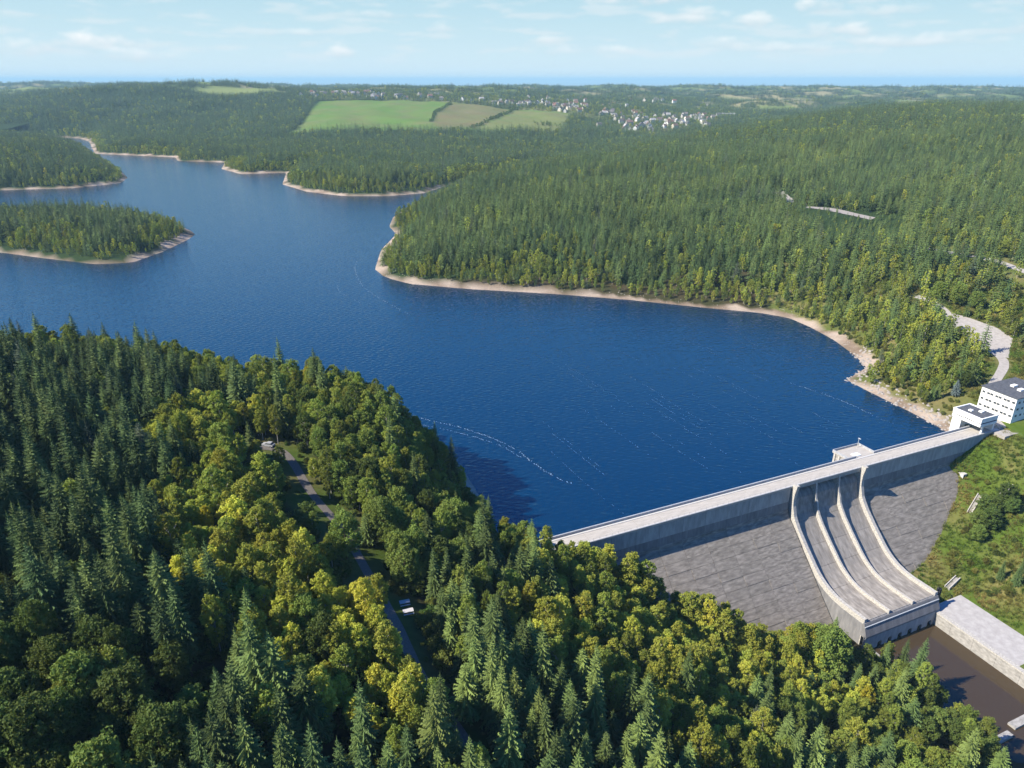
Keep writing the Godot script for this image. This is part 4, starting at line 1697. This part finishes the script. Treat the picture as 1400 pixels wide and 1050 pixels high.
func right_bank() -> void:
	var r := RandomNumberGenerator.new()
	r.seed = 93
	# single bushes and small trees on the grassy slope
	var list := [
		["broadleaf", 198.5, 254.5, 0.64, 0.1, "big dark green bush between the two stairways"], ["broadleaf", 201.5, 253.0, 0.64, 0.15, "dark green bush in the middle of the thicket beside the dam"], ["broadleaf", 206.5, 254.5, 0.64, 0.1, "dark green bush under the upper stairway"],
		["broadleaf", 193.5, 249.0, 0.56, 0.3, "smaller green bush at the lower end of the thicket"], ["broadleaf", 197.0, 247.0, 0.6, 0.1, "dark bush on the right of the lower thicket"], ["broadleaf", 207.0, 251.5, 0.62, 0.05, "very dark bush at the right end of the thicket"], ["broadleaf", 191.0, 243.5, 0.5, 0.4, "light green bush standing below the thicket"],
		["spruce", 194.5, 222.0, 0.5, 0.1, "young dark spruce behind the grass strip of the terrace"], ["spruce", 198.5, 219.0, 0.58, 0.1, "dark spruce at the right edge above the terrace"], ["spruce", 199.5, 226.0, 0.55, 0.1, "dark spruce above the terrace in the corner of the slope"], ["spruce", 191.0, 226.0, 0.42, 0.15, "smallest spruce above the terrace"], ["spruce", 204.0, 223.0, 0.6, 0.1, "tall dark spruce furthest right above the terrace"], ["spruce", 203.0, 214.0, 0.55, 0.1, "dark spruce at the corner of the terrace lawn"], ["spruce", 196.5, 214.5, 0.42, 0.15, "young spruce next to the terrace lawn"],
		["broadleaf", 228.0, 330.0, 0.6, 0.1, "dark tree directly behind the gatehouse"], ["broadleaf", 236.0, 338.0, 0.62, 0.2, "green tree beside the hill road near the white building"], ["broadleaf", 214.0, 330.0, 0.55, 0.3, "light tree on the bank left of the blue spruce"], ["broadleaf", 285.0, 352.0, 0.85, 0.2, "large green tree at the right edge above the white building"], ["broadleaf", 296.0, 368.0, 0.8, 0.3, "large green tree at the right edge beside the gravel lot"],
		["broadleaf", 283.0, 436.0, 0.95, 0.75, "bright green round tree behind the gravel lot"], ["broadleaf", 291.0, 430.0, 0.85, 0.5, "green round tree on the far side of the gravel lot"], ["broadleaf", 276.0, 446.0, 0.9, 0.6, "bright green tree where the hill road enters the wood"], ["broadleaf", 352.0, 506.0, 0.9, 0.95, "yellow-green tree above the upper road"], ["broadleaf", 318.0, 448.0, 0.5, 0.2, "dark bush on the grass below the upper road"], ["broadleaf", 300.0, 410.0, 0.4, 0.2, "small dark bush at the edge of the gravel lot"],
	]
	for e in list:
		var kind: String = e[0]
		var k := r.randi() % int(kinds[kind].whole.size())
		var o := thing("bush" if e[3] < 0.65 and kind != "spruce" else tree_name(kind), e[5], "bush" if e[3] < 0.65 and kind != "spruce" else "tree", Transform3D(Basis(Vector3.UP, r.randf() * TAU).scaled(Vector3(e[3] * 1.55, e[3] * 1.15, e[3] * 1.55) if kind != "spruce" else Vector3.ONE * e[3]), on_ground(e[1], e[2], -0.6)), "single trees and bushes on the far bank")
		part(o, "trunk", kinds[kind].trunk[k])
		var crown := part(o, "crown", kinds[kind].crown[k])
		var m: StandardMaterial3D = (M.spruce if kind == "spruce" else M.leaf).duplicate()
		m.albedo_color = tint_of(kind, e[4], r).linear_to_srgb()
		crown.material_override = m
	var blue := thing("blue_spruce", "blue-grey spruce standing just left of the gatehouse", "tree", Transform3D(Basis().scaled(Vector3(0.62, 0.52, 0.62)), on_ground(219.5, 322)))
	part(blue, "trunk", kinds.spruce.trunk[2])
	var bc := part(blue, "crown", kinds.spruce.crown[2])
	var bm: StandardMaterial3D = M.spruce.duplicate()
	bm.albedo_color = lin(0.13, 0.17, 0.17)
	bc.material_override = bm
	# rough grass and low growth
	var tuft := Shape.new()
	tuft.colored = true
	for k in 26:
		var a := r.randf() * TAU
		var d := r.randf_range(0.0, 0.55)
		var base := Vector3(cos(a) * d, -0.05, sin(a) * d)
		var lean := Vector3(cos(a), 0, sin(a)) * r.randf_range(0.1, 0.4)
		var side := Vector3(-sin(a), 0, cos(a)) * 0.06
		var g := r.randf_range(0.75, 1.2)
		tuft.tint = Color(g, g, g)
		tuft.tri(base - side, base + side, base + lean + Vector3.UP * r.randf_range(0.3, 0.75))
	var tm := tuft.done(M.leaf)
	var mm := MultiMesh.new()
	var places := []
	for k in 60000:
		var x := r.randf_range(150, 330)
		var f := r.randf_range(120, 500)
		var q := Vector2(x, f)
		var y := ground_at(x, f)
		var pw := Vector3(x, 0, -f)
		if pw.dot(N) - EDGE < 1.8 + (-8.1 - y) / 1.03 - 0.5 and pw.dot(U) < 310 or shore_at(x, f) < 8 or pw.dot(U) < 250.5 and pw.dot(N) - EDGE > 40.5 and pw.dot(N) - EDGE < 99 or pw.dot(U) < 234:
			continue
		var ok := Geometry2D.is_point_in_polygon(q, A.dam_slope) or x > 225 and f > 300 and near_line(A.hill_road, q) > 4.0 and not Geometry2D.is_point_in_polygon(q, A.lot) and near_line(A.upper_road, q) > 4.0
		var p := Vector3(x, 0, -f)
		if p.dot(U) > 320 and p.dot(N) - EDGE > -21 and p.dot(N) - EDGE < 8:
			ok = false
		if ok:
			places.append([Vector3(x, y, -f), q])
	for k in 1500:
		var s := r.randf_range(191, 198)
		var n := r.randf_range(47, 95)
		var p := dam_at(s, 0, n)
		places.append([Vector3(p.x, ground_at(p.x, -p.z), p.z), Vector2(p.x, -p.z)])
	mm.transform_format = MultiMesh.TRANSFORM_3D
	mm.use_colors = true
	mm.mesh = tm
	mm.instance_count = places.size()
	for k in places.size():
		var q: Vector2 = places[k][1]
		var dry := clampf(0.28 + spots.get_noise_2d(q.x * 6.0, q.y * 6.0) * 1.2 + r.randf_range(-0.2, 0.2), 0, 1)
		var s := r.randf_range(0.9, 2.4)
		mm.set_instance_transform(k, Transform3D(Basis(Vector3.UP, r.randf() * TAU).scaled(Vector3(s, s * r.randf_range(0.5, 1.0), s)), places[k][0]))
		mm.set_instance_color(k, Color(0.12, 0.19, 0.028).lerp(Color(0.34, 0.27, 0.09), dry) * r.randf_range(0.85, 1.2))
	var grass := MultiMeshInstance3D.new()
	grass.name = "grass"
	grass.multimesh = mm
	add_child(grass)
	tag(grass, "rough tufted grass on the slope beside the dam", "grass", "", "stuff")
	for k in 3600:
		var x := r.randf_range(165, 335)
		var f := r.randf_range(150, 470)
		var q := Vector2(x, f)
		var y := ground_at(x, f)
		if under_dam(x, f, y) or shore_at(x, f) < 6 or near_line(A.hill_road, q) < 5 or Geometry2D.is_point_in_polygon(q, A.lot) or near_line(A.upper_road, q) < 5:
			continue
		var p := Vector3(x, 0, -f)
		if p.dot(U) > 296 and p.dot(N) - EDGE > -24 and p.dot(N) - EDGE < 12:
			continue
		if p.dot(U) < 252 and p.dot(N) - EDGE > 40 and p.dot(N) - EDGE < 100:
			continue
		if not (Geometry2D.is_point_in_polygon(q, A.dam_slope) or f > 300):
			continue
		if q.distance_to(Vector2(198, 259)) < 6.5 or q.distance_to(Vector2(210.4, 260.6)) < 5 or q.distance_to(Vector2(174.5, 228)) < 5.5:
			continue
		plant("scrub", "shrub", r.randi() % 3, Vector3(x, y - 0.2, -f), r.randf_range(0.25, 0.85), tint_of("shrub", r.randf_range(0.1, 1.0), r), r)
	commit_forest("scrub", "scattered low shrubs on the grassy banks at the right", {"shrub": "shrubs"})
	# stones along the steep shore by the dam
	var stone := Shape.new()
	var pts := []
	for i in 5:
		for j in 8:
			var a := TAU * j / 8.0
			var t := PI * i / 4.0
			pts.append(Vector3(sin(t) * cos(a), cos(t) * 0.7, sin(t) * sin(a)) * r.randf_range(0.75, 1.15))
	for i in 4:
		for j in 8:
			stone.quad(pts[i * 8 + j], pts[(i + 1) * 8 + j], pts[(i + 1) * 8 + (j + 1) % 8], pts[i * 8 + (j + 1) % 8])
	var stone_mesh := stone.done(M.stone)
	var spots_list := []
	for k in 26000:
		var x := r.randf_range(-145, 215)
		var f := r.randf_range(285, 640)
		var sd := shore_at(x, f)
		if sd < -1.5 or sd > 10 or x < 0 and f < 400:
			continue
		var rocky := f < 400 and x > 150
		if not rocky and r.randf() > 0.35:
			continue
		spots_list.append([on_ground(x, f, -0.1), r.randf_range(0.25, 1.1) if rocky else r.randf_range(0.15, 0.5)])
	var ms := MultiMesh.new()
	ms.transform_format = MultiMesh.TRANSFORM_3D
	ms.mesh = stone_mesh
	ms.instance_count = spots_list.size()
	for k in spots_list.size():
		var s: float = spots_list[k][1]
		ms.set_instance_transform(k, Transform3D(Basis(Vector3(r.randfn(), r.randfn(), r.randfn()).normalized(), r.randf() * TAU).scaled(Vector3(s, s * 0.8, s * 1.2)), spots_list[k][0]))
	var rubble := MultiMeshInstance3D.new()
	rubble.name = "shore_rubble"
	rubble.multimesh = ms
	add_child(rubble)
	tag(rubble, "pale stones strewn along the bare shore of the lake", "stones", "", "stuff")


func water() -> void:
	var outline: PackedVector2Array = Geometry2D.offset_polygon(lake, 14.0)[0]
	var far := PackedVector2Array()
	for e in [[-200.0, -5.5], [3200.0, -5.5], [3200.0, -4000.0], [-4000.0, -4000.0]]:
		var p := dam_at(e[0], 0, e[1])
		far.append(Vector2(p.x, -p.z))
	var best := PackedVector2Array()
	for piece in Geometry2D.intersect_polygons(outline, far):
		if piece.size() > best.size():
			best = piece
	var st := Shape.new()
	var step := 20.0
	var box := Rect2(best[0], Vector2.ZERO)
	for q in best:
		box = box.expand(q)
	for i in int(box.size.x / step) + 1:
		for j in int(box.size.y / step) + 1:
			var x := box.position.x + i * step
			var f := box.position.y + j * step
			var cell := PackedVector2Array([Vector2(x, f), Vector2(x + step, f), Vector2(x + step, f + step), Vector2(x, f + step)])
			for piece in Geometry2D.intersect_polygons(cell, best):
				var t := Geometry2D.triangulate_polygon(piece)
				for k in range(0, t.size(), 3):
					var c := PackedVector3Array()
					for l in 3:
						var q: Vector2 = piece[t[k + l]]
						c.append(Vector3(q.x, 0, -q.y))
					var up := (c[1] - c[0]).cross(c[2] - c[0]).y > 0
					for l in ([0, 2, 1] if up else [0, 1, 2]):
						st.v.append(c[l])
						st.n.append(Vector3.UP)
	structure("lake_water", st.done(M.water), "deep blue rippled water of the reservoir")
	# thin lines of foam drawn out by the wind
	var r := RandomNumberGenerator.new()
	r.seed = 95
	var foam := Shape.new()
	var lines := [[[-60, 318, -39, 306, -28, 301, -13, 291, 0, 279, 14, 258, 24, 248], 0.34, 0.6], [[-50, 304, -30, 296, -8, 283, 4, 270], 0.22, 0.5], [[-137, 640, -137, 610, -114, 539, -71, 473], 0.5, 0.35], [[-141, 560, -132, 530, -110, 500], 0.3, 0.3], [[150, 352, 168, 328, 178, 306], 0.3, 0.5]]
	for k in 46:
		var x := r.randf_range(10, 165)
		var f := r.randf_range(265, 430)
		var len := r.randf_range(12, 60)
		lines.append([[x, f, x + len * 0.25 + r.randf_range(-1, 1), f - len * 0.5, x + len * 0.52, f - len], r.randf_range(0.05, 0.12), r.randf_range(0.15, 0.4)])
	for e in lines:
		var curve := Curve2D.new()
		var line := area(e[0])
		for i in line.size():
			var d := (line[mini(i + 1, line.size() - 1)] - line[maxi(i - 1, 0)]) * 0.17
			curve.add_point(line[i], -d, d)
		var length := curve.get_baked_length()
		var at := 0.0
		while at < length:
			var q := curve.sample_baked(at)
			var q2 := curve.sample_baked(minf(at + 1.0, length))
			if q2.distance_to(q) < 0.01:
				break
			var dir := (q2 - q).normalized()
			var side := dir.orthogonal()
			var step2 := r.randf_range(0.25, 0.9)
			if r.randf() < e[2] and shore_at(q.x, q.y) < -3 and Vector3(q.x, 0, -q.y).dot(N) - EDGE < -8:
				q += side * r.randfn() * e[1] * 0.9
				var w: float = e[1] * r.randf_range(0.3, 1.1)
				var a := q - dir * step2 * 0.5
				var b := q + dir * step2 * 0.7
				foam.quad(Vector3(a.x, 0.03, -a.y), Vector3(q.x + side.x * w, 0.03, -q.y - side.y * w), Vector3(b.x, 0.03, -b.y), Vector3(q.x - side.x * w * 0.7, 0.03, -q.y + side.y * w * 0.7))
			at += step2
	var o := MeshInstance3D.new()
	o.name = "foam_streaks"
	o.mesh = foam.done(M.foam)
	add_child(o)
	tag(o, "thin broken white foam lines drifting on the lake", "foam", "", "stuff")


# ---------------------------------------------------------------- sky
func sky_picture() -> ImageTexture:
	var w := 4096
	var h := 2048
	var im := Image.create(w, h, false, Image.FORMAT_RGB8)
	var stops := [[0.0, Color8(214, 232, 240)], [1.5, Color8(206, 229, 238)], [3.5, Color8(194, 223, 234)], [6.0, Color8(178, 214, 229)], [12.0, Color8(98, 174, 234)], [25.0, Color8(46, 134, 230)], [45.0, Color8(30, 108, 214)], [90.0, Color8(26, 86, 188)]]
	var puff := FastNoiseLite.new()
	puff.seed = 21
	puff.frequency = 1.0
	puff.fractal_octaves = 5
	puff.fractal_gain = 0.55
	var field := FastNoiseLite.new()
	field.seed = 22
	field.frequency = 1.0
	field.fractal_octaves = 2
	# small fair-weather clouds: bearing from the view's middle and height in degrees, width, height
	var clouds := []
	for e in [[-28.0, 2.1, 3.6, 0.55], [-33.0, 1.7, 2.6, 0.4], [-26.0, 1.4, 3.5, 0.35], [-12.2, 1.75, 0.95, 0.45], [-5.0, 3.35, 1.3, 0.3], [10.5, 5.3, 5.0, 0.55], [12.5, 3.9, 2.6, 0.4], [13.0, 4.35, 1.2, 0.3], [16.8, 3.7, 1.2, 0.4], [21.0, 4.5, 1.6, 0.45], [22.5, 3.0, 3.0, 0.45], [15.0, 2.3, 3.4, 0.3], [25.5, 4.1, 2.4, 0.3], [31.0, 5.5, 3.0, 0.5], [27.0, 2.3, 4.4, 0.35], [19.0, 2.0, 4.6, 0.25], [5.0, 1.9, 4.0, 0.25], [34.0, 3.0, 2.6, 0.5], [-9.0, 4.2, 4.5, 0.2], [-15.0, 3.0, 2.4, 0.2], [2.5, 2.6, 1.6, 0.2]]:
		clouds.append([e[0], e[1], e[2] * 2.2, e[3] * 1.9])
	var r := RandomNumberGenerator.new()
	r.seed = 23
	for k in 150:
		var az := r.randf_range(38, 322)
		clouds.append([az, 1.2 + 9.0 * r.randf() * r.randf(), r.randf_range(2.2, 9.5), r.randf_range(0.5, 1.1)])
	var rows := int(16.0 / 180.0 * h)
	# plain gradient first
	for y in h:
		var el := 90.0 - (y + 0.5) * 180.0 / h
		var c: Color = stops[0][1]
		if el > 0:
			for k in stops.size() - 1:
				if el >= stops[k][0] and el <= stops[k + 1][0]:
					c = stops[k][1].lerp(stops[k + 1][1], (el - stops[k][0]) / (stops[k + 1][0] - stops[k][0]))
		im.fill_rect(Rect2i(0, y, w, 1), c)
	var top := h / 2 - rows
	var deg := w / 360.0
	# thin wisps, drawn out level
	for y in range(int(h / 2 - 9.0 * deg), int(h / 2 - 0.7 * deg)):
		var el := (h / 2 - y - 0.5) / deg
		var most := 0.5 * smoothstep(0.7, 1.8, el) * smoothstep(9.0, 5.5, el)
		for x in w:
			var n := puff.get_noise_3d(cos(x * TAU / w) * 9.0, sin(x * TAU / w) * 9.0, y * 0.085)
			var a := smoothstep(0.02, 0.42, n) * most
			if a > 0.01:
				im.set_pixel(x, y, im.get_pixel(x, y).lerp(Color8(226, 234, 238), a))
	for c in clouds:
		var az: float = fposmod(c[0], 360.0)
		var x0 := int((az - c[2] * 0.75) * deg)
		var x1 := int((az + c[2] * 0.75) * deg)
		var y0 := int(h / 2 - (c[1] + c[3] * 1.3) * deg)
		var y1 := int(h / 2 - (c[1] - c[3] * 0.8) * deg)
		for y in range(maxi(y0, top), mini(y1, h / 2 - 3)):
			for x in range(x0, x1):
				var dx: float = (x / deg - az) / (c[2] * 0.6)
				var el := (h / 2 - y - 0.5) / deg
				var dy: float = (el - c[1]) / c[3]
				if dy < 0:
					dy *= 1.8
				var n := puff.get_noise_2d(x * 0.028 + c[1] * 31.0, y * 0.07 + c[0]) * 0.9
				var d := 1.0 - dx * dx - dy * dy * 0.8 + n
				var a := smoothstep(0.25, 1.35, d) * clampf(0.3 + c[3] * 0.6, 0, 0.9)
				if a > 0.003:
					var xx := posmod(x, w)
					var lit := clampf(0.55 + dy * 0.5 + n * 0.4, 0, 1)
					im.set_pixel(xx, y, im.get_pixel(xx, y).lerp(Color8(196, 212, 222).lerp(Color8(250, 251, 250), lit), a))
	return ImageTexture.create_from_image(im)


func _ready() -> void:
	rng.seed = 5
	bumps.seed = 3
	bumps.frequency = 0.006
	bumps.fractal_octaves = 3
	stands_map.seed = 6
	stands_map.noise_type = FastNoiseLite.TYPE_CELLULAR
	stands_map.cellular_return_type = FastNoiseLite.RETURN_CELL_VALUE
	stands_map.frequency = 0.007
	stands_map.domain_warp_enabled = true
	stands_map.domain_warp_amplitude = 40.0
	stands_map.domain_warp_frequency = 0.01
	spots.seed = 4
	spots.frequency = 0.008
	spots.fractal_octaves = 4
	# camera
	var cam := Camera3D.new()
	cam.name = "camera"
	cam.fov = 56.75
	cam.near = 1.0
	cam.far = 200000.0
	cam.position = Vector3(0, 150, 0)
	cam.rotation_degrees = Vector3(-23.17, 0, 0)
	add_child(cam)
	cam.current = true
	# sky, air, exposure
	var env := Environment.new()
	env.background_mode = Environment.BG_SKY
	var sky := Sky.new()
	var sm := PanoramaSkyMaterial.new()
	sm.panorama = sky_picture()
	sky.sky_material = sm
	env.sky = sky
	env.background_energy_multiplier = 0.55
	env.tonemap_mode = Environment.TONE_MAPPER_LINEAR
	env.tonemap_exposure = 1.98
	env.fog_enabled = true
	env.fog_density = 0.000065
	env.fog_light_color = Color(0.74, 0.92, 1.0)
	env.sdfgi_enabled = true
	env.ssao_enabled = true
	env.ssil_enabled = true
	var we := WorldEnvironment.new()
	we.name = "world"
	we.environment = env
	add_child(we)
	var sun := DirectionalLight3D.new()
	sun.name = "sun"
	sun.light_energy = 1.6
	sun.light_color = Color(1.0, 0.965, 0.90)
	sun.light_angular_distance = 0.5
	sun.shadow_enabled = true
	add_child(sun)
	sun.look_at_from_position(Vector3.ZERO, SUN_DIR, Vector3.UP)
	# setting
	make_materials()
	solve_heights()
	for e in [["meadow", MEADOW], ["field_b", FIELD_B], ["field_c", FIELD_C], ["hilltop", HILLTOP_FIELD], ["far_field", FAR_FIELD], ["village", VILLAGE], ["track", TRACK], ["hill_road", HILL_ROAD], ["upper_road", UPPER_ROAD], ["lot", LOT], ["quarry", QUARRY], ["quarry_road", QUARRY_ROAD], ["dam_slope", DAM_SLOPE], ["young", YOUNG]]:
		A[e[0]] = area(e[1])
	structure("ground", make_patch(-320, -160, 4, 171, 171, null), "wooded valley ground round the dam")
	structure("hill_ground", make_patch(-1000, -160, 10, 201, 193, patches[0]), "ground of the hills and bare tan shores round the lake")
	structure("meadow_ground", make_patch(-1600, -160, 20, 161, 161, patches[1]), "green meadows and fields beyond the lake")
	structure("distant_ground", make_patch(-8000, -160, 100, 161, 81, patches[2], true), "wooded uplands in the distance")
	structure("plain_ground", make_patch(-80000, -160, 1000, 161, 91, patches[3], true), "hazy lowland plain reaching the horizon")
	water()
	structure("forest_track", ribbon(A.track, 2.6, 0.12, M.asphalt), "narrow grey track running through the near wood")
	structure("hill_road", ribbon(A.hill_road, 4.4, 0.14, M.gravel), "pale road climbing past the white building")
	structure("upper_road", ribbon(A.upper_road, 6.0, 0.3, M.gravel), "pale road high on the right-hand hillside")
	structure("gravel_lot", cover(A.lot, 3.0, 0.10, M.gravel), "pale gravel parking area beside the hill road")
	structure("quarry_ground", cover(A.quarry, 6.0, 0.35, M.stone), "bare pale clearing in the hillside forest")
	structure("clearing_ground", cover(A.quarry_road, 6.0, 0.35, M.gravel), "short stretch of pale road between the hillside spruces")
	build_dam()
	build_basin()
	build_gatehouse()
	build_house_block()
	build_portal()
	stairway(Vector3(194.2, ground_at(194.2, 255.9), -255.9), Vector3(201.6, ground_at(201.6, 262.7), -262.7), "pale concrete stairway nearest the dam face on the grassy slope")
	stairway(Vector3(207.9, ground_at(207.9, 259), -259), Vector3(212.9, ground_at(212.9, 262.3), -262.3), "pale concrete stairway higher up the slope beyond the thicket")
	stairway(Vector3(171.5, ground_at(171.5, 226.0), -226.0), Vector3(177.5, ground_at(177.5, 230), -230), "pale concrete stairway climbing from the end of the spillway wall")
	var yard := Shape.new()
	yard.span(Vector3(112, 3.5, -7.5), Vector3(170, 4.98, 6.0))
	var yo := structure("yard", yard.done(M.gravel), "pale paved yard in front of the white building")
	yo.transform = Transform3D(Basis(U, Vector3.UP, N), dam_at(200, 0, 0))
	make_trees()
	grow_near_wood()
	grow_far_woods()
	right_bank()
	hedgerows()
	village()
	picnic_table(on_ground(-26.2, 138.6, 0.05), 0.3, "upper of the two pale picnic tables beside the track")
	picnic_table(on_ground(-24.9, 135.4, 0.05), 0.3, "lower of the two pale picnic tables beside the track")
	parked_car(on_ground(-86.5, 208.0, 0.05), 1.2, Color(0.03, 0.04, 0.06), "dark car parked in the shade where the track ends")
	parked_car(on_ground(-81.5, 210.5, 0.05), 1.3, Color(0.30, 0.31, 0.33), "silver car parked in the shade where the track ends")
